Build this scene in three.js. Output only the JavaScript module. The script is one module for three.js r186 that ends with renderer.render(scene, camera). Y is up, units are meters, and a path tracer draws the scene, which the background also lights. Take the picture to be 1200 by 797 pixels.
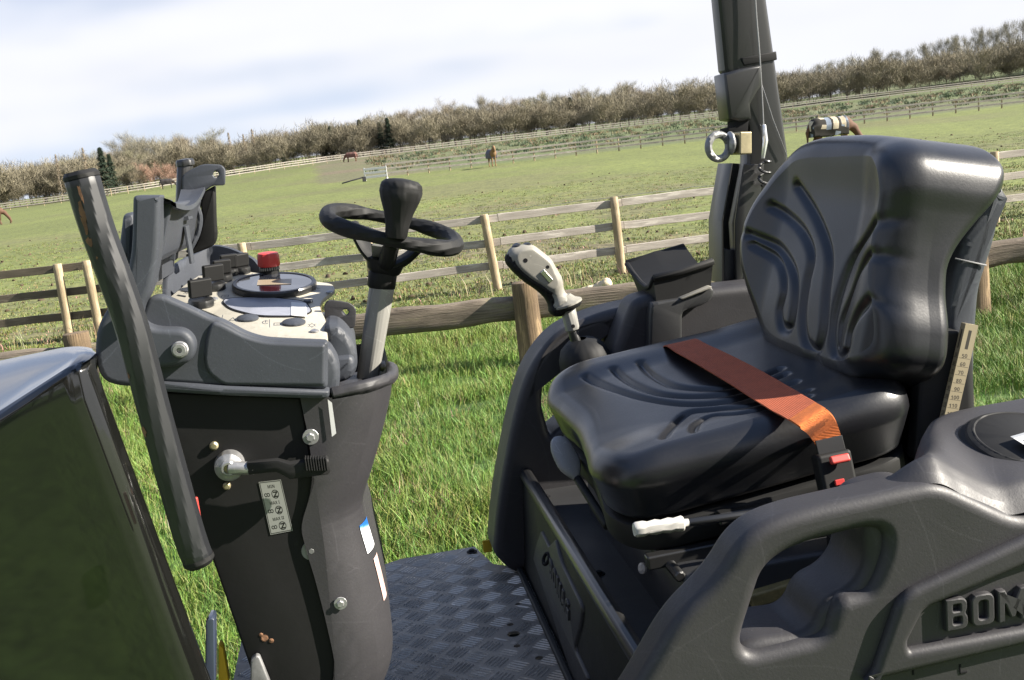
import * as THREE from 'three';
import { RoundedBoxGeometry } from 'three/addons/geometries/RoundedBoxGeometry.js';
import { mergeGeometries, toCreasedNormals, mergeVertices } from 'three/addons/utils/BufferGeometryUtils.js';
import { FontLoader } from 'three/addons/loaders/FontLoader.js';
import { TextGeometry } from 'three/addons/geometries/TextGeometry.js';

// ------------------------------------------------------------------ camera
const D2R = Math.PI / 180;
const FPX = 1250, ROLL = 6.5 * D2R, PITCH = 9.85 * D2R;
const EYE = new THREE.Vector3(0, 1.65, 0);
const camF = new THREE.Vector3(0, -Math.sin(PITCH), -Math.cos(PITCH));
const camU0 = new THREE.Vector3(1, 0, 0).cross(camF);
const camR = new THREE.Vector3(1, 0, 0).multiplyScalar(Math.cos(ROLL)).addScaledVector(camU0, -Math.sin(ROLL));
const camU = camR.clone().cross(camF);
const scene = new THREE.Scene();
const camera = new THREE.PerspectiveCamera(2 * Math.atan(398.5 / FPX) / D2R, 1024 / 680, 0.05, 4000);
camera.position.copy(EYE);
camera.quaternion.setFromRotationMatrix(new THREE.Matrix4().makeBasis(camR, camU, camF.clone().negate()));
const renderer = new THREE.WebGLRenderer({ antialias: true });
renderer.toneMapping = THREE.LinearToneMapping;
renderer.toneMappingExposure = 2.75;
renderer.shadowMap.enabled = true;
renderer.setSize(1024, 680);

// ------------------------------------------------------------------ noise
function rng(seed) { let a = seed >>> 0; return () => { a = (a + 0x6D2B79F5) | 0; let t = Math.imul(a ^ (a >>> 15), 1 | a); t = (t + Math.imul(t ^ (t >>> 7), 61 | t)) ^ t; return ((t ^ (t >>> 14)) >>> 0) / 4294967296; }; }
function h2(x, y, s) { let h = Math.imul(x, 374761393) ^ Math.imul(y, 668265263) ^ Math.imul(s, 2147483647 - 1013904223); h = Math.imul(h ^ (h >>> 13), 1274126177); return ((h ^ (h >>> 16)) >>> 0) / 4294967296; }
function vn(x, y, per, s = 1) {
  const xi = Math.floor(x), yi = Math.floor(y), fx = x - xi, fy = y - yi;
  const w = v => per ? ((v % per) + per) % per : v;
  const a = h2(w(xi), w(yi), s), b = h2(w(xi + 1), w(yi), s), c = h2(w(xi), w(yi + 1), s), d = h2(w(xi + 1), w(yi + 1), s);
  const u = fx * fx * (3 - 2 * fx), v = fy * fy * (3 - 2 * fy);
  return a + (b - a) * u + (c - a) * v + (a - b - c + d) * u * v;
}
function fbm(x, y, per, oct, s = 1) { let v = 0, a = .5, n = 0; for (let o = 0; o < oct; o++) { v += a * vn(x, y, per, s + o * 17); n += a; x *= 2; y *= 2; per *= 2; a *= .55; } return v / n; }
const smooth = (a, b, x) => { const t = Math.min(1, Math.max(0, (x - a) / (b - a))); return t * t * (3 - 2 * t); };
const mix = (a, b, t) => a + (b - a) * t;

// ------------------------------------------------------------------ sky and sun
const SUN = new THREE.Vector3(0.86, 0.50, 0.12).normalize();
{
  const W = 768, H = 384, data = new Float32Array(W * H * 4);
  for (let j = 0; j < H; j++) for (let i = 0; i < W; i++) {
    const lat = ((j + .5) / H - .5) * Math.PI, lon = ((i + .5) / W - .5) * 2 * Math.PI;
    const y = Math.sin(lat), cx = Math.cos(lat) * Math.cos(lon), cz = Math.cos(lat) * Math.sin(lon);
    const e = Math.max(0, y), k = Math.pow(1 - e, 3.2);
    let r = mix(.11, .66, k), g = mix(.23, .77, k), b = mix(.52, .94, k);
    const q = 1 / (e + .16), px = cx * q, pz = cz * q;
    const n = fbm(px * .55 + 7.3, pz * 1.5 + 2.1, 4096, 6, 3), n2 = fbm(px * 1.7 + 3, pz * 3.4, 4096, 5, 9);
    let c = smooth(.30, .60, n * .75 + n2 * .25 + .09 + .13 * cx);
    c = (.12 + c * .82) * mix(1, .16, smooth(.24, .72, e));
    const cb = .86 + .14 * n2;
    r = mix(r, cb * .985, c); g = mix(g, cb * .99, c); b = mix(b, cb * 1.045, c);
    const hz = Math.pow(1 - e, 14) * .35; r = mix(r, .80, hz); g = mix(g, .84, hz); b = mix(b, .90, hz);
    const o = (j * W + i) * 4, lv = .395; data[o] = r * lv; data[o + 1] = g * lv; data[o + 2] = b * lv; data[o + 3] = 1;
  }
  const t = new THREE.DataTexture(data, W, H, THREE.RGBAFormat, THREE.FloatType);
  t.mapping = THREE.EquirectangularReflectionMapping; t.magFilter = t.minFilter = THREE.LinearFilter; t.wrapS = THREE.RepeatWrapping; t.needsUpdate = true;
  scene.background = t; scene.environment = t;
  scene.backgroundIntensity = 1.0; scene.environmentIntensity = 1.0;
}
const sun = new THREE.DirectionalLight(new THREE.Color(1.0, 0.93, 0.82), 5.0);
sun.position.copy(SUN).multiplyScalar(60); sun.castShadow = true;
sun.shadow.mapSize.set(4096, 4096); sun.shadow.radius = 1; Object.assign(sun.shadow.camera, { left: -20, right: 20, top: 20, bottom: -20, near: 1, far: 160 });
scene.add(sun); scene.add(sun.target);

// ------------------------------------------------------------------ naming
const taken = new Map();
function numbered(n) { const k = taken.get(n) || 0; taken.set(n, k + 1); return k ? n + '_' + String(k).padStart(3, '0') : n; }
function tag(o, label, category, group, kind) { if (label) o.userData.label = label; if (category) o.userData.category = category; if (group) o.userData.group = group; if (kind) o.userData.kind = kind; return o; }
function thing(name, label, category, pos, turn = 0, group) { const g = new THREE.Group(); g.name = numbered(name); if (pos) g.position.set(...pos); g.rotation.y = turn; tag(g, label, category, group); scene.add(g); return g; }
function obj(name, geo, mat, parent) { const m = new THREE.Mesh(Array.isArray(geo) ? mergeAll(geo) : geo, mat); m.name = name; m.castShadow = m.receiveShadow = true; (parent || scene).add(m); return m; }
function part(name, parent) { const g = new THREE.Group(); g.name = name; parent.add(g); return g; }

// ------------------------------------------------------------------ machine frame: x rearward, y up, z towards the photographer
const TH = 8 * D2R, MO = new THREE.Vector3(-0.0299, 0, -2.2066);
const mX = new THREE.Vector3(Math.cos(TH), 0, -Math.sin(TH)), mY = new THREE.Vector3(0, 1, 0), mZ = new THREE.Vector3(Math.sin(TH), 0, Math.cos(TH));
const V = (x, y, z) => new THREE.Vector3(x, y, z);
const wray = (px, py) => camF.clone().addScaledVector(camR, (px - 600) / FPX).addScaledVector(camU, -(py - 398.5) / FPX);
const toM = v => V(v.dot(mX), v.dot(mY), v.dot(mZ));
const EM = toM(EYE.clone().sub(MO));
const mray = (px, py) => toM(wray(px, py));
function on(px, py, ax, val) { const d = mray(px, py), t = (val - EM[ax]) / d[ax]; return EM.clone().addScaledVector(d, t); }
function onPlane(px, py, p0, n) { const d = mray(px, py), t = p0.clone().sub(EM).dot(n) / d.dot(n); return EM.clone().addScaledVector(d, t); }
function onWorld(px, py, zw) { const d = wray(px, py); return EYE.clone().addScaledVector(d, (zw - EYE.z) / d.z); }   // where a ray meets the vertical plane z = zw of the fence line it lies on

// ------------------------------------------------------------------ geometry helpers
function strip(g) { g = g.index ? g.toNonIndexed() : g; for (const k of Object.keys(g.attributes)) if (!['position', 'normal', 'uv', 'color'].includes(k)) g.deleteAttribute(k); return g; }
function mergeAll(list) { const l = list.map(g => { g = strip(g); if (!g.attributes.uv) boxUV(g); if (!g.attributes.normal) g.computeVertexNormals(); return g; }); return l.length === 1 ? l[0] : mergeGeometries(l); }
function boxUV(g) {
  const p = g.attributes.position, uv = new Float32Array(p.count * 2), a = V(), b = V(), c = V(), n = V(), e = V();
  for (let i = 0; i < p.count; i += 3) {
    a.fromBufferAttribute(p, i); b.fromBufferAttribute(p, i + 1); c.fromBufferAttribute(p, i + 2);
    n.subVectors(b, a).cross(e.subVectors(c, a)); const ax = Math.abs(n.x), ay = Math.abs(n.y), az = Math.abs(n.z);
    [a, b, c].forEach((v, k) => { const o = (i + k) * 2; if (ax > ay && ax > az) { uv[o] = v.z; uv[o + 1] = v.y; } else if (ay > az) { uv[o] = v.x; uv[o + 1] = v.z; } else { uv[o] = v.x; uv[o + 1] = v.y; } });
  }
  g.setAttribute('uv', new THREE.BufferAttribute(uv, 2)); return g;
}
function fin(g, crease = .7) { g = strip(g); g = toCreasedNormals(g, crease); return boxUV(strip(g)); }
// closed polygon [x, y, cornerRadius] -> Shape
function rpoly(pts, Path = THREE.Shape) {
  let ar = 0; pts.forEach((p, i) => { const q = pts[(i + 1) % pts.length]; ar += p[0] * q[1] - q[0] * p[1]; }); if (ar < 0) pts = pts.slice().reverse();
  const s = new Path(), n = pts.length;
  for (let i = 0; i < n; i++) {
    const p = pts[i], a = pts[(i + n - 1) % n], b = pts[(i + 1) % n], r = p[2] || 0;
    const la = Math.hypot(a[0] - p[0], a[1] - p[1]), lb = Math.hypot(b[0] - p[0], b[1] - p[1]);
    const ra = Math.min(r, la * .48), rb = Math.min(r, lb * .48);
    const ax = p[0] + (a[0] - p[0]) / la * ra, ay = p[1] + (a[1] - p[1]) / la * ra, bx = p[0] + (b[0] - p[0]) / lb * rb, by = p[1] + (b[1] - p[1]) / lb * rb;
    if (i === 0) s.moveTo(ax, ay); else s.lineTo(ax, ay);
    if (r > 0) s.quadraticCurveTo(p[0], p[1], bx, by);
  }
  s.closePath(); return s;
}
const pxPoly = (pts, z) => pts.map(([x, y, r]) => { const q = on(x, y, 'z', z); return [q.x, q.y, r || 0]; });
function extShape(shape, z, d, b = .004, seg = 3, crease = .75, cs = 10) {
  b = Math.min(b, d * .49);
  const g = new THREE.ExtrudeGeometry(shape, { depth: d - 2 * b, bevelEnabled: b > 0, bevelThickness: b, bevelSize: b, bevelOffset: -b, bevelSegments: seg, curveSegments: cs });
  g.translate(0, 0, z - d + b); if (crease > 1.5) { const p = new THREE.BufferGeometry(); p.setAttribute('position', strip(g).attributes.position); const m = mergeVertices(p, 1e-5); m.computeVertexNormals(); return boxUV(strip(m)); } return fin(g, crease);
}
// outline given by photograph pixels lying on the machine plane z, thickness d going away from the viewer
function ext(pts, z, d, b = .004, holes = [], seg = 3, crease) {
  const s = rpoly(pxPoly(pts, z)); for (const h of holes) s.holes.push(rpoly(pxPoly(h, z), THREE.Path)); return extShape(s, z, d, b, seg, crease);
}
function extM(pts, z, d, b = .004, holes = [], seg = 3, crease) { const s = rpoly(pts); for (const h of holes) s.holes.push(rpoly(h, THREE.Path)); return extShape(s, z, d, b, seg, crease); }
// tube through points with radius per point; section(angle) optional
function sweep(pts, rad, seg = 14, { sect, up, cap = true, res = 0, round = true, cheap = false } = {}) {
  let P = pts.map(p => p.clone()), Rr = pts.map((p, i) => Array.isArray(rad) ? rad[i] : rad);
  if (res) { const c = new THREE.CatmullRomCurve3(P, false, 'centripetal'); const n = res, Q = [], q = []; for (let i = 0; i <= n; i++) { const t = i / n; Q.push(c.getPoint(t)); const f = t * (Rr.length - 1), k = Math.min(Rr.length - 2, Math.floor(f)); q.push(mix(Rr[k], Rr[k + 1], f - k)); } P = Q; Rr = q; }
  if (cap && round) {   // small edge rounding at the ends
    const d0 = P[0].clone().sub(P[1]).normalize(), n = P.length, d1 = P[n - 1].clone().sub(P[n - 2]).normalize(), e0 = Math.min(.25 * Rr[0], .004), e1 = Math.min(.25 * Rr[n - 1], .004);
    P = [P[0].clone().addScaledVector(d0, 0), P[0].clone().addScaledVector(d0, -e0), ...P.slice(1, -1), P[n - 1].clone().addScaledVector(d1, -e1), P[n - 1]];
    Rr = [Rr[0] - e0, Rr[0], ...Rr.slice(1, -1), Rr[n - 1], Rr[n - 1] - e1];
  }
  const n = P.length, pos = [], idx = []; let N = null;
  for (let i = 0; i < n; i++) {
    const T = V().subVectors(P[Math.min(n - 1, i + 1)], P[Math.max(0, i - 1)]).normalize();
    if (!N) { N = up ? up.clone() : Math.abs(T.y) < .9 ? V(0, 1, 0) : V(1, 0, 0); }
    N.addScaledVector(T, -N.dot(T)).normalize(); const B = V().crossVectors(T, N);
    for (let j = 0; j < seg; j++) { const a = j / seg * Math.PI * 2; let [u, v] = sect ? sect(a, i / (n - 1)) : [Math.cos(a), Math.sin(a)]; pos.push(P[i].x + (N.x * u + B.x * v) * Rr[i], P[i].y + (N.y * u + B.y * v) * Rr[i], P[i].z + (N.z * u + B.z * v) * Rr[i]); }
  }
  const tp = [], tu = [], len = [0]; for (let i = 1; i < n; i++) len.push(len[i - 1] + P[i].distanceTo(P[i - 1]));
  const rm = Math.max(...Rr) * 6.2832 / seg, put = (i, j) => { const k = (i * seg + j % seg) * 3; tp.push(pos[k], pos[k + 1], pos[k + 2]); tu.push(j * rm, len[i]); };
  for (let i = 0; i < n - 1; i++) for (let j = 0; j < seg; j++) { put(i, j); put(i, j + 1); put(i + 1, j); put(i, j + 1); put(i + 1, j + 1); put(i + 1, j); }
  if (cap) for (const [row, fl] of [[0, 1], [n - 1, 0]]) for (let j = 0; j < seg; j++) { tp.push(P[row].x, P[row].y, P[row].z); tu.push(j * rm, len[row] + Rr[row]); if (fl) { put(row, j + 1); put(row, j); } else { put(row, j); put(row, j + 1); } }
  let g = new THREE.BufferGeometry(); g.setAttribute('position', new THREE.Float32BufferAttribute(tp, 3)); g.setAttribute('uv', new THREE.Float32BufferAttribute(tu, 2)); if (cheap) { g.computeVertexNormals(); return g; } return toCreasedNormals(g, .8);
}
const cyl = (a, b, r0, r1 = r0, seg = 20) => sweep([a, b], [r0, r1], seg);
function rbox(w, h, d, r, at = V(), rot) { const g = new RoundedBoxGeometry(w, h, d, 3, r); const m = new THREE.Matrix4(); if (rot) m.makeRotationFromEuler(rot instanceof THREE.Euler ? rot : new THREE.Euler(...rot)); m.setPosition(at); g.applyMatrix4(m); return boxUV(strip(g)); }
// revolve profile [[radius, height]...] about axis dir from p
function turned(profile, p, dir, seg = 28, crease = .6) { const g = new THREE.LatheGeometry(profile.map(q => new THREE.Vector2(...q)), seg); { const R = Math.max(...profile.map(q => q[0])) * 6.2832, U = g.attributes.uv; for (let i = 0; i < U.count; i++) U.setXY(i, U.getX(i) * R, U.getY(i) * R * .5); } g.applyQuaternion(new THREE.Quaternion().setFromUnitVectors(V(0, 1, 0), dir.clone().normalize())); g.translate(p.x, p.y, p.z); return strip(toCreasedNormals(strip(g), crease)); }
function torusAt(p, n, R, r, seg = 36, rs = 12) { const g = new THREE.TorusGeometry(R, r, rs, seg); g.applyQuaternion(new THREE.Quaternion().setFromUnitVectors(V(0, 0, 1), n.clone().normalize())); g.translate(p.x, p.y, p.z); return fin(g, 1.2); }
function grid(nu, nv, f, closeU = false, crease = 1.1) {   // f(i/nu, j/nv) -> Vector3
  const pos = [], idx = [], uv = [];
  for (let j = 0; j <= nv; j++) for (let i = 0; i <= nu; i++) { const p = f(i / nu, j / nv); pos.push(p.x, p.y, p.z); }
  const w = nu + 1;
  for (let j = 0; j < nv; j++) for (let i = 0; i < nu; i++) { const a = j * w + i; idx.push(a, a + 1, a + w, a + 1, a + w + 1, a + w); }
  const g = new THREE.BufferGeometry(); g.setAttribute('position', new THREE.Float32BufferAttribute(pos, 3)); g.setIndex(idx); if (crease > 1.5) { const m = mergeVertices(g, 1e-5); m.computeVertexNormals(); return boxUV(strip(m)); } return closeU ? fin(mergeVertices(g, 1e-5), crease) : fin(g, crease);
}
function hexBolt(p, n, r) { n = n.clone().normalize(); const q = p.clone(); return [turned([[0, 0], [r * 1.75, 0], [r * 1.75, r * .22], [r * 1.68, r * .3], [0, r * .3]], q, n, 24), turned([[0, r * .3], [r * .98, r * .3], [r, r * .34], [r, r * .85], [r * .8, r], [0, r]], q, n, 6, .3)]; }
// distance field -> smooth closed mesh (surface nets)
function nets(sdf, min, max, h) {
  const nx = Math.ceil((max.x - min.x) / h) + 1, ny = Math.ceil((max.y - min.y) / h) + 1, nz = Math.ceil((max.z - min.z) / h) + 1;
  const f = new Float32Array(nx * ny * nz), id = new Int32Array(nx * ny * nz).fill(-1), at = (i, j, k) => i + nx * (j + ny * k), pos = [], idx = [];
  const p = V(); for (let k = 0; k < nz; k++) for (let j = 0; j < ny; j++) for (let i = 0; i < nx; i++) { p.set(min.x + i * h, min.y + j * h, min.z + k * h); f[at(i, j, k)] = sdf(p); }
  for (let k = 0; k < nz - 1; k++) for (let j = 0; j < ny - 1; j++) for (let i = 0; i < nx - 1; i++) {
    let c = 0, sx = 0, sy = 0, sz = 0, s = 0; const v = []; for (let q = 0; q < 8; q++) { v[q] = f[at(i + (q & 1), j + (q >> 1 & 1), k + (q >> 2))]; if (v[q] < 0) s++; }
    if (s === 0 || s === 8) continue;
    for (let q = 0; q < 8; q++) for (const b of [1, 2, 4]) if (!(q & b)) { const w = q | b; if ((v[q] < 0) !== (v[w] < 0)) { const t = v[q] / (v[q] - v[w]); sx += (q & 1) + (b === 1 ? t : 0); sy += (q >> 1 & 1) + (b === 2 ? t : 0); sz += (q >> 2) + (b === 4 ? t : 0); c++; } }
    id[at(i, j, k)] = pos.length / 3; pos.push(min.x + (i + sx / c) * h, min.y + (j + sy / c) * h, min.z + (k + sz / c) * h);
  }
  const quad = (a, b, c, d, fl) => { if (a < 0 || b < 0 || c < 0 || d < 0) return; fl ? idx.push(a, b, c, a, c, d) : idx.push(a, c, b, a, d, c); };
  for (let k = 1; k < nz - 1; k++) for (let j = 1; j < ny - 1; j++) for (let i = 1; i < nx - 1; i++) {
    const a = f[at(i, j, k)] < 0;
    if (a !== (f[at(i + 1, j, k)] < 0)) quad(id[at(i, j - 1, k - 1)], id[at(i, j, k - 1)], id[at(i, j, k)], id[at(i, j - 1, k)], a);
    if (a !== (f[at(i, j + 1, k)] < 0)) quad(id[at(i - 1, j, k - 1)], id[at(i - 1, j, k)], id[at(i, j, k)], id[at(i, j, k - 1)], a);
    if (a !== (f[at(i, j, k + 1)] < 0)) quad(id[at(i - 1, j - 1, k)], id[at(i, j - 1, k)], id[at(i, j, k)], id[at(i - 1, j, k)], a);
  }
  const g = new THREE.BufferGeometry(); g.setAttribute('position', new THREE.Float32BufferAttribute(pos, 3)); g.setIndex(idx); g.computeVertexNormals(); return boxUV(strip(g));
}
function cone(p, a, b, ra, rb) { const abx = b[0] - a[0], aby = b[1] - a[1], abz = b[2] - a[2], px = p.x - a[0], py = p.y - a[1], pz = p.z - a[2]; const t = Math.min(1, Math.max(0, (px * abx + py * aby + pz * abz) / (abx * abx + aby * aby + abz * abz + 1e-9))); return Math.hypot(px - abx * t, py - aby * t, pz - abz * t) - mix(ra, rb, t); }
const smin = (a, b, k) => { const h = Math.max(k - Math.abs(a - b), 0) / k; return Math.min(a, b) - h * h * k * .25; };

// ------------------------------------------------------------------ materials
function dataTex(n, f, metres, srgb = true) {
  const d = new Uint8Array(n * n * 4);
  for (let j = 0; j < n; j++) for (let i = 0; i < n; i++) { const c = f(i / n, j / n, i, j), o = (j * n + i) * 4; if (typeof c === 'number') { d[o] = d[o + 1] = d[o + 2] = Math.max(0, Math.min(255, c * 255)); } else { d[o] = Math.max(0, Math.min(255, c[0] * 255)); d[o + 1] = Math.max(0, Math.min(255, c[1] * 255)); d[o + 2] = Math.max(0, Math.min(255, c[2] * 255)); } d[o + 3] = 255; }
  const t = new THREE.DataTexture(d, n, n, THREE.RGBAFormat); t.wrapS = t.wrapT = THREE.RepeatWrapping; t.magFilter = THREE.LinearFilter; t.minFilter = THREE.LinearMipmapLinearFilter; t.generateMipmaps = true;
  t.repeat.set(1 / metres[0], 1 / metres[1]); if (srgb) t.colorSpace = THREE.SRGBColorSpace; t.needsUpdate = true; return t;
}
function canvasTex(w, h, draw, srgb = true) { const c = document.createElement('canvas'); c.width = w; c.height = h; const x = c.getContext('2d'); draw(x, w, h); const t = new THREE.CanvasTexture(c); t.wrapS = t.wrapT = THREE.RepeatWrapping; if (srgb) t.colorSpace = THREE.SRGBColorSpace; t.anisotropy = 8; return t; }
const FB = new Float32Array(512 * 512); for (let j = 0; j < 512; j++) for (let i = 0; i < 512; i++) FB[j * 512 + i] = fbm(i / 512 * 5, j / 512 * 5, 5, 6, 3);
// worn plastic / paint: tone with patches, dust specks and scratches
function wornTex(seed, base, { scr = 60, dust = 400, patch = .12, m = .5, tint = [1, 1, 1], scrL = 90, n = 384, spots = 0 } = {}) {
  const r = rng(seed), buf = new Float32Array(n * n);
  for (let j = 0; j < n; j++) for (let i = 0; i < n; i++) buf[j * n + i] = 1 + patch * (FB[((j * 512 / n + seed * 57) & 511) * 512 + ((i * 512 / n + seed * 131) & 511)] - .5) * 2 + patch * .35 * (r() - .5);
  const dab = (x, y, a) => { const X = ((Math.round(x) % n) + n) % n, Y = ((Math.round(y) % n) + n) % n; buf[Y * n + X] += a; };
  for (let k = 0; k < dust; k++) dab(r() * n, r() * n, .3 + r() * .8);
  for (let k = 0; k < scr; k++) { let x = r() * n, y = r() * n, a = r() * Math.PI * 2; const L = scrL * (.2 + r()), s = .12 + r() * .45, w = (r() - .5) * .02; for (let q = 0; q < L; q++) { dab(x, y, s * Math.min(1, (L - q) / 15)); x += Math.cos(a); y += Math.sin(a); a += w; } }
  for (let k = 0; k < spots; k++) { const x = r() * n, y = r() * n, R = 1 + r() * 3, s = (r() - .3) * .8; for (let b = -4; b <= 4; b++) for (let a = -4; a <= 4; a++) if (a * a + b * b < R * R) dab(x + a, y + b, s); }
  return dataTex(n, (u, v, i, j) => { const q = Math.max(.2, buf[j * n + i]); return [base * q * tint[0], base * q * tint[1], base * q * tint[2]].map(c => Math.pow(Math.max(0, c), 1 / 2.2)); }, [m, m]);
}
const grainBump = dataTex(256, (u, v, i, j) => .5 + (h2(i, j, 5) - .5) * .5 + (fbm(u * 40, v * 40, 40, 2, 8) - .5) * .8, [.09, .09], false);
const softBump = dataTex(256, (u, v) => fbm(u * 12, v * 12, 12, 4, 21), [.12, .12], false);
const roughTex = dataTex(256, (u, v, i, j) => { const q = .74 + .26 * (fbm(u * 6, v * 6, 6, 5, 31) - .5) + .10 * (h2(i, j, 3) - .5); return [1, q, 1]; }, [.35, .35], false);
const std = o => new THREE.MeshStandardMaterial(o), phy = o => new THREE.MeshPhysicalMaterial(o);
const M = {};
M.fender = phy({ specularIntensity: .85, map: wornTex(1, .028, { scr: 60, dust: 300, m: .55, scrL: 110, patch: .16, tint: [1, .96, 1.06] }), roughness: .72, roughnessMap: roughTex, bumpMap: grainBump, bumpScale: .00012 });
M.bezel = phy({ specularIntensity: 0.7, map: wornTex(2, .050, { scr: 50, dust: 300, m: .4, patch: .22, tint: [.90, 1, 1.22] }), roughness: .7, roughnessMap: roughTex, bumpMap: grainBump, bumpScale: .00008 });
M.housing = phy({ specularIntensity: 0.45, map: wornTex(3, .0065, { scr: 14, dust: 220, m: .45, spots: 30 }), roughness: .78, roughnessMap: roughTex, bumpMap: softBump, bumpScale: .00015 });
M.vinyl = phy({ map: wornTex(4, .0055, { scr: 6, dust: 420, m: .5, tint: [.86, .93, 1.25] }), roughness: .5, roughnessMap: roughTex, bumpMap: grainBump, bumpScale: .00009, specularIntensity: .9, clearcoat: .36, clearcoatRoughness: .27 });
M.vinylWorn = M.vinyl;
M.gloss = phy({ color: new THREE.Color(.006, .0062, .0055), roughness: .16, clearcoat: 1, clearcoatRoughness: .035 });
M.steel = phy({ specularIntensity: .9, map: wornTex(5, .026, { scr: 40, dust: 260, m: .4, spots: 40, tint: [.98, 1, 1.05] }), roughness: .62, roughnessMap: roughTex, bumpMap: softBump, bumpScale: .0001 });
M.steelGloss = phy({ map: wornTex(6, .012, { scr: 20, dust: 100, m: .4, spots: 20 }), roughness: .38, clearcoat: .36, clearcoatRoughness: .27 });
M.rail = phy({ color: new THREE.Color(.0105, .0115, .0135), roughness: .45, clearcoat: .2, clearcoatRoughness: .3 });
M.rubber = phy({ specularIntensity: 0.55, map: wornTex(20, .009, { scr: 20, dust: 200, m: .2 }), roughness: .62, bumpMap: grainBump, bumpScale: .00004 });
M.dark = phy({ specularIntensity: 0.4, color: new THREE.Color(.010, .010, .011), roughness: .85 });
M.tread = std({ map: wornTex(7, .16, { scr: 40, dust: 700, m: .6, patch: .6, spots: 520, tint: [1.1, 1, .86] }), roughness: .8, roughnessMap: roughTex, metalness: .15, bumpMap: softBump, bumpScale: .00015 });
M.bars = std({ map: wornTex(17, .38, { scr: 40, dust: 400, m: .5, patch: .6, spots: 260, tint: [1.06, 1, .9] }), roughness: .6, roughnessMap: roughTex, metalness: .35 });
M.zinc = std({ map: wornTex(8, .34, { scr: 40, dust: 60, m: .12, patch: .35 }), roughness: .5, metalness: .75 });
M.zincDull = std({ map: wornTex(18, .24, { scr: 30, dust: 200, m: .1, patch: .5 }), roughness: .6, metalness: .6, bumpMap: softBump, bumpScale: .00015 });
M.chrome = std({ color: new THREE.Color(.62, .60, .56), roughness: .22, metalness: 1 });
M.brass = std({ map: wornTex(9, .34, { tint: [1.1, .95, .6], m: .1, patch: .4 }), roughness: .5, metalness: .8 });
M.column = std({ map: wornTex(10, .30, { tint: [1.0, .98, .90], m: .3, patch: .2, scr: 40, spots: 30 }), roughness: .55, roughnessMap: roughTex });
M.cream = std({ map: wornTex(11, .40, { tint: [1.02, 1, .93], m: .3, patch: .10, scr: 30, dust: 400, spots: 60 }), roughness: .5 });
M.beige = std({ map: wornTex(12, .25, { tint: [1.03, .98, .84], m: .2, patch: .22, scr: 20, dust: 300, spots: 40 }), roughness: .6, bumpMap: softBump, bumpScale: .00015 });
M.ivory = std({ map: wornTex(13, .46, { tint: [1.03, 1, .92], m: .2, patch: .12 }), roughness: .5 });
M.greyPlastic = std({ map: wornTex(14, .27, { tint: [1, 1, 1.02], m: .2, patch: .15 }), roughness: .5 });
M.red = std({ color: new THREE.Color(.58, .055, .05), roughness: .38 });
M.redDull = std({ color: new THREE.Color(.50, .05, .04), roughness: .5 });
M.yellow = std({ color: new THREE.Color(.62, .42, .02), roughness: .6 });
M.yellowPaint = std({ map: wornTex(15, .16, { tint: [1.2, .95, .35], m: .1, patch: .8, spots: 120 }), roughness: .6 });
M.blueSteel = phy({ color: new THREE.Color(.035, .045, .07), roughness: .25, clearcoat: .7, clearcoatRoughness: .1 });
M.rust = std({ map: wornTex(19, .12, { tint: [1.5, .75, .38], m: .06, patch: .6 }), roughness: .9, bumpMap: softBump, bumpScale: .001 });
M.white = std({ color: new THREE.Color(.6, .6, .59), roughness: .5 });
M.webbing = std({ map: dataTex(128, (u, v, i, j) => { const w = .88 + .12 * Math.sin(v * Math.PI * 2 * 32) + .10 * Math.sin(u * Math.PI * 2 * 16) + .18 * (fbm(u * 8, v * 8, 8, 4, 71) - .5); return [.70 * w, .35 * w, .22 * w]; }, [.05, .05]), roughness: .85, bumpMap: dataTex(128, (u, v) => .5 + .25 * Math.sin(v * Math.PI * 2 * 32) + .25 * Math.sin(u * Math.PI * 2 * 16), [.05, .05], false), bumpScale: .0006 });
M.webbingEnd = std({ map: dataTex(128, (u, v) => { const w = .85 + .15 * Math.sin(v * Math.PI * 2 * 24) + .2 * (fbm(u * 8, v * 8, 8, 4, 72) - .5); return [.88 * w, .47 * w, .20 * w]; }, [.05, .05]), roughness: .85, bumpMap: dataTex(128, (u, v) => .5 + .5 * Math.sin(v * Math.PI * 2 * 24), [.05, .05], false), bumpScale: .0012 });
M.glassDark = phy({ color: new THREE.Color(.02, .022, .03), roughness: .1, clearcoat: 1, clearcoatRoughness: .05 });
// wood
function woodTex(seed, cols, m, streak = 60) { return dataTex(320, (u, v, i, j) => { const warp = fbm(u * 3, v * 6, 3, 2, seed) * 2.2, g = vn(u * 4 + warp * .15, v * streak + warp * 2, 0, seed + 3), f = fbm(u * 8, v * 128, 8, 2, seed + 5), p = FB[((j * 1.6 + seed * 31) & 511) * 512 + ((i * 1.6 + seed * 77) & 511)], t = Math.min(1, Math.max(0, .25 * g + .45 * f + .6 * p - .2)); const k = p > .62 ? smooth(.62, .75, p) : 0; const n = .92 + .16 * h2(i, j, seed); return [0, 1, 2].map(c => (mix(mix(cols[0][c], cols[1][c], t), cols[2] ? cols[2][c] : cols[1][c], k * .7)) * n); }, m); }
const woodBump = dataTex(512, (u, v) => .55 * fbm(u * 6, v * 90, 6, 3, 41) + .45 * fbm(u * 6, v * 18, 6, 4, 43), [1.2, .3], false);
M.oldTimber = std({ map: woodTex(51, [[.24, .21, .18], [.62, .57, .50], [.46, .44, .33]], [1.3, .34], 26), roughness: .95, bumpMap: woodBump, bumpScale: .014 });
M.railWood = std({ map: woodTex(52, [[.50, .47, .44], [.78, .75, .71]], [1.6, .3], 40), roughness: .9, bumpMap: woodBump, bumpScale: .004 });
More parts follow.
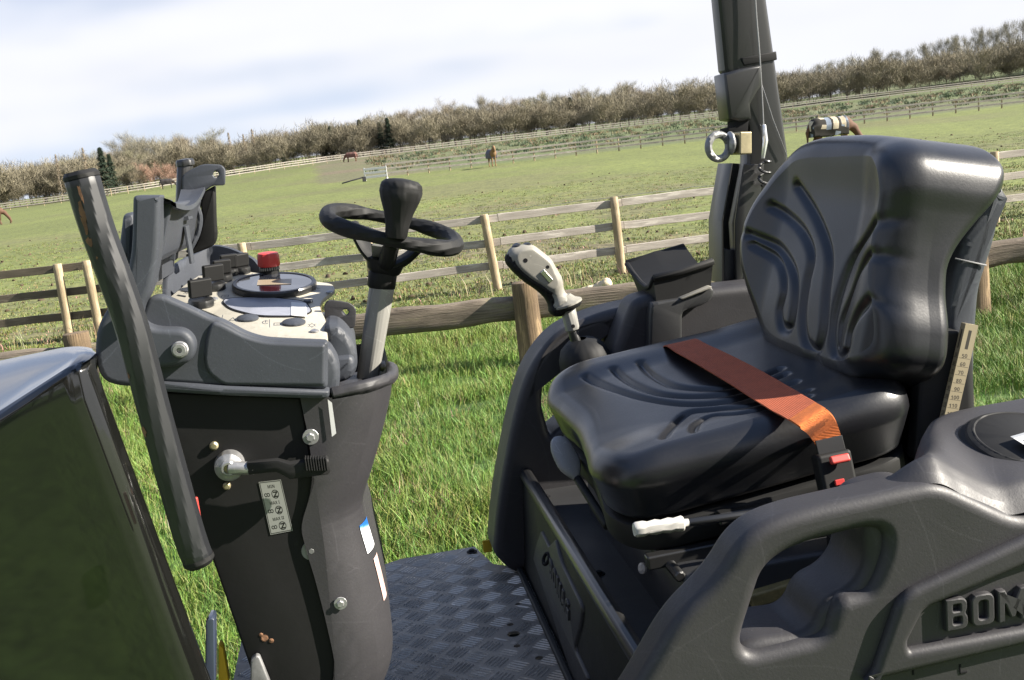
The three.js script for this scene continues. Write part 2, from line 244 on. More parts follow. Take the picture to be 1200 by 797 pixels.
M.railWoodDark = std({ map: woodTex(53, [[.27, .24, .20], [.50, .46, .40]], [1.6, .3], 40), roughness: .9, bumpMap: woodBump, bumpScale: .004 });
const vTurn = t => { t = t.clone(); t.rotation = Math.PI / 2; return t; };
M.postWood = std({ map: vTurn(woodTex(54, [[.46, .40, .31], [.76, .69, .57]], [1.0, .25], 30)), roughness: .9, bumpMap: vTurn(woodBump), bumpScale: .004 });
M.oldPost = std({ map: vTurn(woodTex(55, [[.28, .23, .18], [.64, .55, .42]], [1.3, .3], 24)), roughness: .95, bumpMap: vTurn(woodBump), bumpScale: .010 });

// ------------------------------------------------------------------ terrain
function gh(x, z) {
  const d = -z; if (d < 0) return 0;
  const a = Math.atan2(x, d + .001), lf = 1 - .55 * smooth(-.12, -.46, a);
  let h = .6 * smooth(13, 110, d);
  h += (d > 100 ? (d < 200 ? 3.35 * smooth(80, 215, d) : 3.35 + (d - 200) * .02) : 3.35 * smooth(80, 215, d)) * lf;
  if (d > 200) h += smooth(.2, .5, a) * Math.min(1, (d - 200) / 160) * 6;
  h += .03 * (fbm(x * .25 + 40, z * .25, 4096, 3, 5) - .5) * smooth(14, 30, d) * 2;
  return h;
}
{
  const xs = [], zs = [];
  for (let i = -170; i <= 170; i++) { const t = i / 170; xs.push(Math.sign(t) * (16 * Math.abs(t) + 1500 * Math.pow(Math.abs(t), 5))); }
  for (let i = 0; i <= 60; i++) zs.push(60 * Math.pow(1 - i / 60, 2.2)); 
  for (let i = 1; i <= 330; i++) { const t = i / 330; zs.push(-(26 * t + 1700 * Math.pow(t, 5))); }
  const nx = xs.length, pos = [], col = [], uv = [], idx = [];
  const verge = [.085, .155, .030], field = [.160, .188, .046], bare = [.155, .125, .075], pad = [.115, .145, .050];
  for (let j = 0; j < zs.length; j++) for (let i = 0; i < nx; i++) {
    const x = xs[i], z = zs[j], d = -z; pos.push(x, gh(x, z), z); uv.push((x * .94 + z * .34) / 6.3, (z * .94 - x * .34) / 6.3);
    const edge = 12.2 + .7 * (fbm(x * .6, 3, 4096, 3, 8) - .5), f = smooth(edge - .3, edge + .4, d), n = fbm(x * .35, z * .35, 4096, 4, 61), n2 = fbm(x * .06 + 9, z * .06, 4096, 4, 67);
    let c = [0, 1, 2].map(k => mix(verge[k], field[k], f));
    const br = f * smooth(.52, .70, n) * .6 * smooth(60, 18, d) + f * smooth(.54, .72, n2) * .35; const gv = f * (fbm(x * .12 + 3, z * .05, 4096, 4, 71) - .5) * .5; c = c.map(v => v * (1 + gv)); c = c.map((v, k) => mix(v, bare[k], br));
    const p = smooth(101, 106, d); if (p > 0) { const a = Math.atan2(x, d), q = smooth(-.10, -.02, a), s = smooth(.42, .55, n2) ; const pc = [0, 1, 2].map(k => mix(bare[k] * 1.1, pad[k], Math.min(1, q * .75 + s * .5))); if (a > -.16) c = c.map((v, k) => mix(v, pc[k], p)); }
    col.push(...c);
  }
  for (let j = 0; j < zs.length - 1; j++) for (let i = 0; i < nx - 1; i++) { const a = j * nx + i, b = a + nx; idx.push(a, a + 1, b, a + 1, b + 1, b); }
  const g = new THREE.BufferGeometry(); g.setAttribute('position', new THREE.Float32BufferAttribute(pos, 3)); g.setAttribute('color', new THREE.Float32BufferAttribute(col, 3)); g.setAttribute('uv', new THREE.Float32BufferAttribute(uv, 2)); g.setIndex(idx); g.computeVertexNormals();
  const det = dataTex(1024, (u, v, i, j) => { const a = fbm(u * 20, v * 20, 20, 5, 81), b = fbm(u * 130, v * 130, 130, 2, 83), c = h2(i, j, 85); const t = .62 + .75 * (a - .5) + .6 * (b - .5) + .35 * (c - .5), br = smooth(.60, .70, a * .6 + b * .4); return [t * mix(1, 1.06, br), t * mix(1, .80, br), t * mix(.96, .70, br)].map(q => Math.pow(Math.max(.02, q * 1.5), 1 / 2.2) * .96); }, [1, 1]);
  const bmp = dataTex(512, (u, v) => .6 * fbm(u * 14, v * 14, 14, 5, 91) + .4 * fbm(u * 50, v * 50, 50, 3, 93), [1, 1], false);
  const m = std({ map: det, vertexColors: true, roughness: .95, bumpMap: bmp, bumpScale: .10 });
  const o = obj('ground', g, m); tag(o, 'grassy ground of verge and grazed field rising towards the wood', null, null, 'structure');
}

// ------------------------------------------------------------------ grass
function tuft(seed, nb, h, spread, wid, lean) {
  const r = rng(seed), pos = [], nor = [], col = [];
  for (let k = 0; k < nb; k++) {
    const a = r() * 6.283, R = Math.sqrt(r()) * spread, x = Math.cos(a) * R, z = Math.sin(a) * R, yaw = r() * 6.283, H = h * (.45 + .75 * r()), w = wid * (.6 + .7 * r()), ln = lean * (.2 + r()) * H, la = r() * 6.283;
    const dx = Math.cos(yaw) * w / 2, dz = Math.sin(yaw) * w / 2, lx = Math.cos(la) * ln, lz = Math.sin(la) * ln;
    const P = t => [x + lx * t * t, H * (t - .22 * t * t * (ln / H)), z + lz * t * t];
    const a0 = P(0), a1 = P(.5), a2 = P(1), q = [[a0[0] - dx, a0[1] - .02, a0[2] - dz], [a0[0] + dx, a0[1] - .02, a0[2] + dz], [a1[0] - dx * .8, a1[1], a1[2] - dz * .8], [a1[0] + dx * .8, a1[1], a1[2] + dz * .8], a2];
    const dry = r() < .09, c = dry ? [1.9, 1.15, 2.2] : [.8 + .5 * r(), .85 + .35 * r(), .7 + .6 * r()];
    for (const t of [[0, 1, 2], [1, 3, 2], [2, 3, 4]]) for (const i of t) { pos.push(...q[i]); nor.push(-dz / w * 1.2, .8, dx / w * 1.2); col.push(...c); }
  }
  const g = new THREE.BufferGeometry(); g.setAttribute('position', new THREE.Float32BufferAttribute(pos, 3)); g.setAttribute('color', new THREE.Float32BufferAttribute(col, 3)); g.computeVertexNormals(); return g;
}
const grassMat = phy({ color: new THREE.Color(1, 1, 1), vertexColors: true, roughness: .62, side: THREE.DoubleSide, transmission: 0 });
function scatter(name, label, tufts, spots) {   // spots: [x, z, scale, r, g, b]
  const n = tufts.length; const root = new THREE.Group(); root.name = name; tag(root, label, 'grass', null, 'stuff'); scene.add(root);
  const mat = new THREE.Matrix4(), q = new THREE.Quaternion(), c = new THREE.Color();
  for (let k = 0; k < n; k++) { const S = spots.filter((_, i) => i % n === k); const im = new THREE.InstancedMesh(tufts[k], grassMat, S.length); im.name = 'grass_blades'; im.userData.kind = 'stuff'; im.castShadow = im.receiveShadow = true; S.forEach((s, i) => { q.setFromAxisAngle(V(0, 1, 0), (s[0] * 91.7 + s[1] * 37.3) % 6.283); mat.compose(V(s[0], gh(s[0], s[1]), s[1]), q, V(s[2], s[2] * (s[6] || 1), s[2])); im.setMatrixAt(i, mat); im.setColorAt(i, c.setRGB(s[3], s[4], s[5])); }); root.add(im); }
  return root;
}
{
  const r = rng(77), spots = [];
  for (let k = 0; k < 26000; k++) {
    const d = .8 + 11.9 * Math.pow(r(), 1.15), hw = 1.6 + d * .62, x = (r() * 2 - 1) * hw; if (d < 2.0 && r() < .6) continue;
    const edge = 12.2 + .7 * (fbm(x * .6, 3, 4096, 3, 8) - .5); if (d > edge) continue;
    const n = fbm(x * 1.3, d * 1.3, 4096, 3, 12), n2 = fbm(x * .5 + 5, d * .5, 4096, 3, 14); if (n < .33 && r() < .5) continue;
    const s = (.55 + .9 * n) * (.8 + .4 * r()) * (d > 10.5 ? .75 : 1), dry = r() < .05 ? 1 : 0, b = .82 + .36 * n2;
    spots.push([x, -d, s, dry ? .22 : .124 * b * (.85 + .4 * n), dry ? .19 : .218 * b, dry ? .09 : .036 * b, .9 + .3 * r()]);
  }
  scatter('verge_grass', 'long lush green grass between the roller and the fences', [tuft(1, 34, .105, .09, .0042, .9), tuft(2, 32, .09, .095, .0042, 1.1), tuft(3, 34, .13, .085, .0040, .75)], spots);
  const s2 = [], r2 = rng(78);
  for (let k = 0; k < 15000; k++) { const d = 12.2 + 34 * Math.pow(r2(), 1.9), x = (r2() * 2 - 1) * (2 + d * .55), n = fbm(x * .5, d * .5, 4096, 3, 19); if (n < .38 && r2() < .6) continue; const b = .8 + .5 * n, dry = r2() < .12; s2.push([x, -d, .8 + .7 * r2(), dry ? .22 : .12 * b, dry ? .18 : .155 * b, dry ? .09 : .035 * b, .8]); }
  scatter('field_grass', 'short tufts of grazed grass in the horse field', [tuft(5, 14, .055, .11, .009, .9), tuft(6, 12, .045, .13, .010, 1.0)], s2);
  // straw stalks along the fence foot
  const s3 = [], r3 = rng(79); for (let k = 0; k < 420; k++) { const d = 2.6 + 9.2 * r3(), x = (r3() * 2 - 1) * (1.4 + d * .6); s3.push([x, -d, .35 + .6 * r3(), .27, .235, .12, 1.2]); } for (let k = 0; k < 130; k++) { const x = -9 + 20 * r3(), d = 12.5 + .7 * r3(); s3.push([x, -d, .9 + 1.2 * r3(), .26, .23, .11, 1.5]); } scatter('dry_grass', 'pale dry grass stalks in the verge and along the foot of the three rail fence', [tuft(8, 12, .12, .10, .005, .6)], s3);
}
{ // clods and dung scattered in the field
  const r = rng(80), g = new THREE.IcosahedronGeometry(.05, 1), im = new THREE.InstancedMesh(g, std({ color: new THREE.Color(.085, .062, .038), roughness: 1 }), 420), mt = new THREE.Matrix4(), q = new THREE.Quaternion();
  for (let k = 0; k < 420; k++) { const cl = k % 3 === 0, d = 13.5 + 40 * Math.pow(r(), 1.6), cx = (r() * 2 - 1) * (1 + d * .5), z = -d + (r() - .5) * .3; q.setFromEuler(new THREE.Euler(r() * 3, r() * 3, r() * 3)); const s = .3 + .8 * r(); mt.compose(V(cx, gh(cx, z) + .005, z), q, V(s * 1.3, s * .55, s)); im.setMatrixAt(k, mt); }
  im.name = 'soil_clods'; tag(im, 'dark clods of soil and dung scattered over the horse field', 'soil', null, 'stuff'); im.castShadow = im.receiveShadow = true; scene.add(im);
}

// ------------------------------------------------------------------ fences
const jit = rng(5);
function board(a, b, h, t, wob = .004) {   // plank from a to b (centres of its ends), slightly uneven
  const n = 10, T = b.clone().sub(a), L = T.length(); T.normalize(); const S = V(0, 1, 0).cross(T).normalize(), s0 = jit() * 50;
  const pts = []; for (let i = 0; i <= n; i++) { const p = a.clone().lerp(b, i / n); p.y += (vn(s0 + i * .5, 1, 0, 3) - .5) * wob * 2; pts.push(p); }
  const c = Math.min(h, t) * .12, sec = [[-h / 2 + c, -t / 2], [h / 2 - c, -t / 2], [h / 2, -t / 2 + c], [h / 2, t / 2 - c], [h / 2 - c, t / 2], [-h / 2 + c, t / 2], [-h / 2, t / 2 - c], [-h / 2, -t / 2 + c]];
  const pos = [], idx = []; pts.forEach((p, i) => sec.forEach(([u, v]) => { const k = 1 + (vn(s0 + i * .9 + u * 30, v * 30, 0, 7) - .5) * .07; pos.push(p.x + S.x * v, p.y + u * k, p.z + S.z * v); }));
  for (let i = 0; i < n; i++) for (let j = 0; j < 8; j++) { const A = i * 8 + j, B = i * 8 + (j + 1) % 8; idx.push(A, A + 8, B, B, A + 8, B + 8); }
  for (const [o, fl] of [[0, 0], [n * 8, 1]]) for (let j = 1; j < 7; j++) fl ? idx.push(o, o + j + 1, o + j) : idx.push(o, o + j, o + j + 1);
  const g = new THREE.BufferGeometry(); g.setAttribute('position', new THREE.Float32BufferAttribute(pos, 3)); g.setIndex(idx);
  const q = fin(g, .5), P = q.attributes.position, uv = q.attributes.uv, ou = jit() * 9, w = V(); for (let i = 0; i < P.count; i++) { w.fromBufferAttribute(P, i).sub(a); uv.setXY(i, w.dot(T) + ou, w.y + w.dot(S) + ou); } return q;
}
function roundPost(base, top, r, seg = 14, rough = .06) {
  const s0 = jit() * 40, pts = [], n = 7; for (let i = 0; i <= n; i++) pts.push(base.clone().lerp(top, i / n));
  return sweep(pts, pts.map((_, i) => r * (1.06 - .08 * i / n)), seg, { sect: (a, t) => { const k = 1 + rough * 2 * (vn(Math.cos(a) * 1.4 + s0, Math.sin(a) * 1.4 + t * 2.2, 0, 11) - .5); return [Math.cos(a) * k, Math.sin(a) * k]; } });
}
{ // three rail fence at the edge of the horse field
  const F = thing('post_and_rail_fence', 'weathered three rail fence on round posts edging the near side of the horse field', 'fence', [0, 0, 0]);
  const zAt = x => x < -1 ? -13.05 : -13.05 - (x + 1) * .17;
  const solve = px => { let z = -13; for (let k = 0; k < 6; k++) { const p = onWorld(px, 300, z); z = zAt(p.x); } return onWorld(px, 300, z); };
  const px = [-260, -112, 64, 101, 139, 286, 433, 580, 727, 874, 1021, 1168, 1315, 1462], base = px.map(q => { const p = solve(q); return V(p.x, gh(p.x, p.z), p.z); });
  base.forEach((b, i) => { const tl = (jit() - .5) * .05 + (px[i] === 580 ? -.055 : 0), top = b.clone().add(V(tl, .955 + (px[i] === 727 ? .02 : 0), (jit() - .5) * .03)); obj('post', roundPost(b.clone().add(V(0, -.1, 0)), top, .052), M.postWood, F); });
  for (let i = 0; i < base.length - 1; i++) { if (i === 2 || i === 3) continue; const a = base[i], b = base[i === 1 ? 4 : i + 1], back = V(.09, 0, -.078);
    for (const h of [.30, .60, .895]) { const m = i < 2 ? M.railWoodDark : M.railWood; obj('rail', board(a.clone().add(back).add(V(.0, h, 0)), b.clone().add(back).add(V(-.005, h + (jit() - .5) * .02, 0)), .095, .035), m, F); } }
  // loose wire along the top rail
  const wp = [], f0 = base[5], f1 = base[9]; for (let i = 0; i <= 40; i++) { const p = f0.clone().lerp(f1, i / 40); wp.push(V(p.x, p.y + .965 + .012 * Math.sin(i * 1.7) * Math.sin(i * .31), p.z - .07)); }
  obj('wire', sweep(wp, .003, 5), M.zincDull, F);
}
{ // knee rail of heavy old timber
  const F = thing('knee_rail_fence', 'low fence of heavy cracked old timber rail on short round posts in the long grass', 'fence', [0, 0, 0]);
  const z0 = -8.15, px = [-434, 84, 618, 1146, 1672], P = px.map(q => { const p = onWorld(q, 360, z0); return V(p.x, 0, z0); });
  P.forEach((b, i) => obj('post', roundPost(b.clone().add(V(0, -.1, 0)), b.clone().add(V(-.01, .675, 0)), .096, 22, .07), M.oldPost, F));
  const beam = (a, b, sd) => { const pts = [], rr = [], n = 26; for (let i = 0; i <= n; i++) { const p = a.clone().lerp(b, i / n); p.y += (vn(i * .22 + sd, 2, 0, 5) - .5) * .022; p.z += (vn(i * .4 + sd, 7, 0, 5) - .5) * .02; pts.push(p); rr.push(.098 * (1 + .10 * (vn(i * .3 + sd, 4, 0, 9) - .5))); } const g = sweep(pts, rr, 26, { up: V(0, 1, 0), sect: (t, s) => { const c = Math.cos(t), q = Math.sin(t), n = 3.2, k = Math.pow(Math.pow(Math.abs(c), n) + Math.pow(Math.abs(q), n), -1 / n), w = 1 + .10 * (vn(t * 2.2 + sd, s * 12, 0, 13) - .5) + .07 * (vn(t * 6 + sd, s * 4, 0, 17) - .5); return [c * k * w, q * k * w * .62]; } }); const uv = g.attributes.uv, ps = g.attributes.position; for (let i = 0; i < ps.count; i++) uv.setXY(i, ps.getX(i) * .9 + sd, ps.getY(i) + ps.getZ(i) * .8 + sd * .3); return g; };
  for (let i = 0; i < 4; i++) { const a = P[i].clone().add(V(i === 1 ? .0 : 0, .475, -.06)), b = P[i + 1].clone().add(V(0, .475, -.06)); const mid = a.clone().lerp(b, .42 + .1 * jit()); obj('rail', beam(a, mid.clone().add(V(-.004, 0, 0)), i * 7.3), M.oldTimber, F); obj('rail', beam(mid.clone().add(V(.004, -.006, .004)), b, i * 7.3 + 3), M.oldTimber, F); }
}
function farFence(name, label, pts, step, h, rails, rw, matP, matR) {   // pts: world x,z polyline
  const F = thing(name, label, 'fence', [0, 0, 0]); let list = [];
  for (let i = 0; i < pts.length - 1; i++) { const [x0, z0] = pts[i], [x1, z1] = pts[i + 1], n = Math.max(1, Math.round(Math.hypot(x1 - x0, z1 - z0) / step)); for (let k = 0; k < n; k++) list.push([mix(x0, x1, k / n), mix(z0, z1, k / n)]); } list.push(pts[pts.length - 1]);
  const P = list.map(([x, z]) => V(x, gh(x, z), z)), pg = new THREE.CylinderGeometry(.06, .07, h + .1, 7);
  P.forEach(p => { const m = obj('post', pg, matP, F); m.position.set(p.x, p.y + h / 2, p.z); });
  for (let i = 0; i < P.length - 1; i += 3) { const a = P[i], b = P[Math.min(P.length - 1, i + 3)]; for (const f of rails) obj('rail', board(a.clone().add(V(0, f * h, .08)), b.clone().add(V(0, f * h, .08)), rw, .04, .01), matR, F); }
  return F;
}
const at = (px, py, d) => { const p = onWorld(px, py, -d); return [p.x, p.z]; };
farFence('paddock_fence', 'pale post and rail fence crossing behind the grazing horse and the white hurdle', [at(452, 200, 99), at(700, 180, 100), at(960, 150, 98), at(1420, 100, 96)], 2.0, 1.25, [.34, .66, .97], .15, M.postWood, M.railWood);
farFence('boundary_fence', 'long pale fence at the foot of the distant wood', [at(-260, 260, 165), at(150, 226, 172), at(400, 193, 190), at(700, 160, 198), at(1500, 90, 205)], 2.6, 1.15, [.35, .68, .98], .15, M.postWood, M.railWood);
{ // hurdle
  const [x, z] = at(441, 210, 97), y = gh(x, z), H = thing('show_jump_hurdle', 'white three rail hurdle standing alone at the end of the paddock fence', 'hurdle', [x, y, z], -.1);
  for (const s of [-1, 1]) obj('stand', rbox(.09, 1.15, .09, .01, V(s * 1.0, .575, 0)), M.white, H);
  for (const h of [.3, .66, 1.0]) obj('rail', rbox(2.1, .2, .05, .01, V(0, h, .07)), M.white, H);
  for (const s of [-1, 1]) obj('foot', rbox(.08, .08, .6, .01, V(s * 1.0, .04, 0)), M.white, H);
  const [x2, z2] = at(413, 217, 95), Q = thing('jump_pole', 'grey pole lying in the grass beside the white hurdle', 'pole', [x2, gh(x2, z2), z2], .25); Q.add(new THREE.Mesh(sweep([V(-.9, .08, 0), V(1.1, .4, 0)], .06, 10), M.steel)); Q.children[0].name = 'shaft'; obj('prop', rbox(.3, .45, .3, .03, V(1.1, .22, 0)), M.steel, Q);
}
{ // bleached scrap of wood lying in the field
  const p = onWorld(697, 324, -11.9), g = nets(q => smin(cone(q, [-.11, .03, 0], [.1, .06, .02], .022, .04), cone(q, [.06, .05, 0], [.1, .10, .03], .035, .02), .03) + .008 * Math.sin(q.x * 70) * Math.sin(q.y * 50 + q.z * 60), V(-.2, -.02, -.1), V(.2, .18, .12), .012);
  const o = obj('bleached_log', g, std({ map: woodTex(58, [[.70, .62, .50], [.90, .85, .76]], [.4, .1], 12), roughness: .9 })); o.position.set(p.x, gh(p.x, p.z) + .015, p.z); o.scale.setScalar(1.35); tag(o, 'small pale bleached log lying in the grass beyond the old timber rail', 'log');
}

// ------------------------------------------------------------------ horses
function horseGeo(graze) {
  const hd = graze ? { n1: [1.02, .98, 0], n2: [1.32, .52, .02], h1: [1.42, .22, .03], nose: [1.36, .07, .03] } : { n1: [.98, 1.5, 0], n2: [1.12, 1.68, 0], h1: [1.42, 1.5, 0], nose: [1.55, 1.34, 0] };
  const bones = [[[-.62, 1.18, 0], [.05, 1.10, 0], .33, .34, .2], [[.05, 1.10, 0], [.62, 1.16, 0], .34, .31, .2], [[.6, 1.25, 0], hd.n1, .24, .17, .12], [hd.n1, hd.n2, .17, .115, .08], [hd.n2, hd.h1, .12, .085, .06], [hd.h1, hd.nose, .08, .065, .03]];
  for (const s of [-1, 1]) { bones.push([[.58, .95, s * .14], [.60, .55, s * .14], .13, .07, .08], [[.60, .55, s * .14], [.58, .28, s * .14], .062, .045, .03], [[.58, .28, s * .14], [.62, .05, s * .14], .045, .065, .02]); bones.push([[-.62, 1.05, s * .15], [-.58, .72, s * .15], .2, .11, .1], [[-.58, .72, s * .15], [-.76, .50, s * .15], .1, .06, .05], [[-.76, .50, s * .15], [-.74, .22, s * .15], .055, .045, .03], [[-.74, .22, s * .15], [-.69, .05, s * .15], .045, .065, .02]); bones.push([[hd.n2[0] - .02, hd.n2[1] + .07, s * .06], [hd.n2[0] - .02, hd.n2[1] + .20, s * .08], .035, .015, .02]); }
  bones.push([[-.93, 1.28, 0], [-1.05, .95, 0], .055, .075, .04], [[-1.05, .95, 0], [-1.06, .45, 0], .075, .03, .03]);
  const f = p => { let d = 9; for (const [a, b, ra, rb, k] of bones) d = smin(d, cone(p, a, b, ra, rb), k); return d; };
  const body = nets(f, V(-1.3, -.05, -.5), V(1.75, 2.05, .5), .045);
  const rug = nets(p => { const q = smin(cone(p, [-.62, 1.18, 0], [.05, 1.10, 0], .33, .34), cone(p, [.05, 1.10, 0], [.66, 1.18, 0], .34, .31), .2) - .035; const skirt = Math.max(Math.abs(p.z) - .37, Math.abs(p.x + .1) - .82, p.y - 1.2, .72 - p.y); let d = smin(q, skirt, .12); return Math.max(d, p.x - .68, -.98 - p.x, .70 - p.y + .05 * Math.sin(p.x * 6)); }, V(-1.15, .5, -.55), V(.85, 1.75, .55), .04);
  return { body, rug };
}
{
  const gz = horseGeo(true), st = horseGeo(false);
  const coat = { chest: std({ color: new THREE.Color(.105, .052, .03), roughness: .8 }), dark: std({ color: new THREE.Color(.03, .022, .018), roughness: .8 }), tan: std({ color: new THREE.Color(.21, .125, .06), roughness: .8 }), bay: std({ color: new THREE.Color(.13, .05, .03), roughness: .8 }) };
  const stripes = std({ map: canvasTex(256, 256, (x, w, h) => { x.fillStyle = '#26241f'; x.fillRect(0, 0, w, h); const r = rng(4); for (let i = 0; i < 15; i++) { x.fillStyle = ['#a59a83', '#7d8794', '#b8ad96', '#4d5158'][i % 4]; const a = 50 + r() * 190, b = r() * h, q = 14 + r() * 22, k = 50 + r() * 120; x.beginPath(); x.moveTo(a, b); x.lineTo(a + q, b + 18 * r()); x.lineTo(a + q * .7, b + k); x.lineTo(a - q * .3, b + k * .9); x.fill(); } for (let i = 0; i < 300; i++) { x.fillStyle = 'rgba(60,50,40,.10)'; x.fillRect(r() * w, r() * h, 12 * r(), 20 * r()); } }), roughness: .9 }); stripes.map.repeat.set(1 / 1.75, 1); stripes.map.offset.set(.55, 0);
  const plain = c => std({ color: new THREE.Color(...c), roughness: .9 });
  const put = (g, c, rug, px, py, d, turn, label, gname, sc = 1) => { const [x, z] = at(px, py, d), H = thing('horse', label, 'horse', [x, gh(x, z), z], turn, gname); obj('body', g.body, c, H); if (rug) obj('rug', g.rug, rug, H); H.scale.setScalar(sc); return H; };
  put(gz, coat.chest, stripes, 974, 160, 46, .12, 'chestnut horse in a striped pale rug grazing behind the seat back');
  put(st, coat.tan, plain([.09, .09, .11]), 577, 190, 96, -1.35, 'tan horse in a dark grey rug standing at the paddock fence');
  put(gz, coat.bay, plain([.15, .075, .06]), 413, 194, 176, 2.9, 'horse in a dull red rug grazing near the boundary fence');
  put(gz, coat.dark, plain([.035, .03, .03]), 197, 224, 165, .2, 'black horse grazing before the reddish bushes of the wood');
  put(gz, coat.chest, plain([.12, .07, .05]), -8, 262, 92, .3, 'chestnut horse in a russet rug grazing at the open end of the field');
}

// ------------------------------------------------------------------ trees
function bareTree(seed, H, { trunk = .35, spread = .42, up = .55, twigs = 1500, tw = .0135, tl = 1.2, levels = 3 } = {}) {
  const r = rng(seed), wood = [], pos = [], tips = [];
  const limb = (p, dir, L, rad, lv) => {
    const n = lv ? 4 : 6, pts = [p.clone()], rr = [rad]; let q = p.clone(), d = dir.clone();
    for (let i = 1; i <= n; i++) { d.add(V((r() - .5) * .28, (r() - .3) * .16 * up * 2, (r() - .5) * .28)).normalize(); q = q.clone().addScaledVector(d, L / n); pts.push(q); rr.push(Math.max(.012, rad * (1 - .78 * i / n))); }
    wood.push(sweep(pts, rr, lv ? 4 : 6, { cap: false, cheap: true }));
    if (lv >= levels - 1) { for (let i = 1; i <= n; i++) tips.push([pts[i], d.clone(), L]); return; }
    const k = lv ? 4 + Math.floor(r() * 2) : 9 + Math.floor(r() * 4);
    for (let i = 0; i < k; i++) { const t = lv ? .3 + .7 * (i + r()) / k : trunk + (1 - trunk) * (i + r() * .8) / k, f = Math.min(n - .001, t * n), a = Math.floor(f), b = pts[a].clone().lerp(pts[a + 1], f - a), az = r() * 6.283 + i * 2.4; const nd = V(Math.cos(az), up + r() * .5, Math.sin(az)).normalize().lerp(d, lv ? .45 : .15).normalize(); limb(b, nd, lv ? L * (.45 + .25 * r()) : H * spread * (1.1 - .55 * t) * (.75 + .5 * r()), rr[a] * (lv ? .6 : .5), lv + 1); }
  };
  limb(V(0, -.2, 0), V((r() - .5) * .1, 1, (r() - .5) * .1).normalize(), H * .92, H * .018, 0);
  for (let i = 0; i < twigs; i++) { const [p, d, L] = tips[Math.floor(r() * tips.length)], a = p.clone().add(V((r() - .5) * 1.1, (r() - .5) * 1.0, (r() - .5) * 1.1)), dir = V(r() - .5, r() * 1.3 - .1, r() - .5).normalize().lerp(d, .35).normalize(), l = tl * (.5 + r()), b = a.clone().addScaledVector(dir, l), s = V(r() - .5, r() - .5, r() - .5).cross(dir).normalize().multiplyScalar(tw * (.6 + .8 * r())); pos.push(a.x - s.x, a.y - s.y, a.z - s.z, a.x + s.x, a.y + s.y, a.z + s.z, b.x, b.y, b.z); }
  const c = new THREE.BufferGeometry(); c.setAttribute('position', new THREE.Float32BufferAttribute(pos, 3)); c.computeVertexNormals();
  return { trunk: mergeAll(wood), crown: c };
}
function conifer(seed, H, R, n = 1700, thin = 1) {
  const r = rng(seed), pos = []; for (let i = 0; i < n; i++) { const t = Math.pow(r(), .8), y = H * (.1 + .9 * t), rad = R * (1 - t) * (.35 + .75 * r()) * (.75 + .35 * Math.sin(y * 5)), a = r() * 6.283, x = Math.cos(a) * rad, z = Math.sin(a) * rad, l = .5 * thin + .25, dx = Math.cos(a) * l, dz = Math.sin(a) * l, w = .22 * thin + .03; pos.push(x - dz * w, y, z + dx * w, x + dz * w, y, z - dx * w, x + dx, y - .16 - .2 * r(), z + dz); }
  const c = new THREE.BufferGeometry(); c.setAttribute('position', new THREE.Float32BufferAttribute(pos, 3)); c.computeVertexNormals(); return { trunk: sweep([V(0, -.2, 0), V(0, H * .97, 0)], [R * .09, .03], 6), crown: c };
}
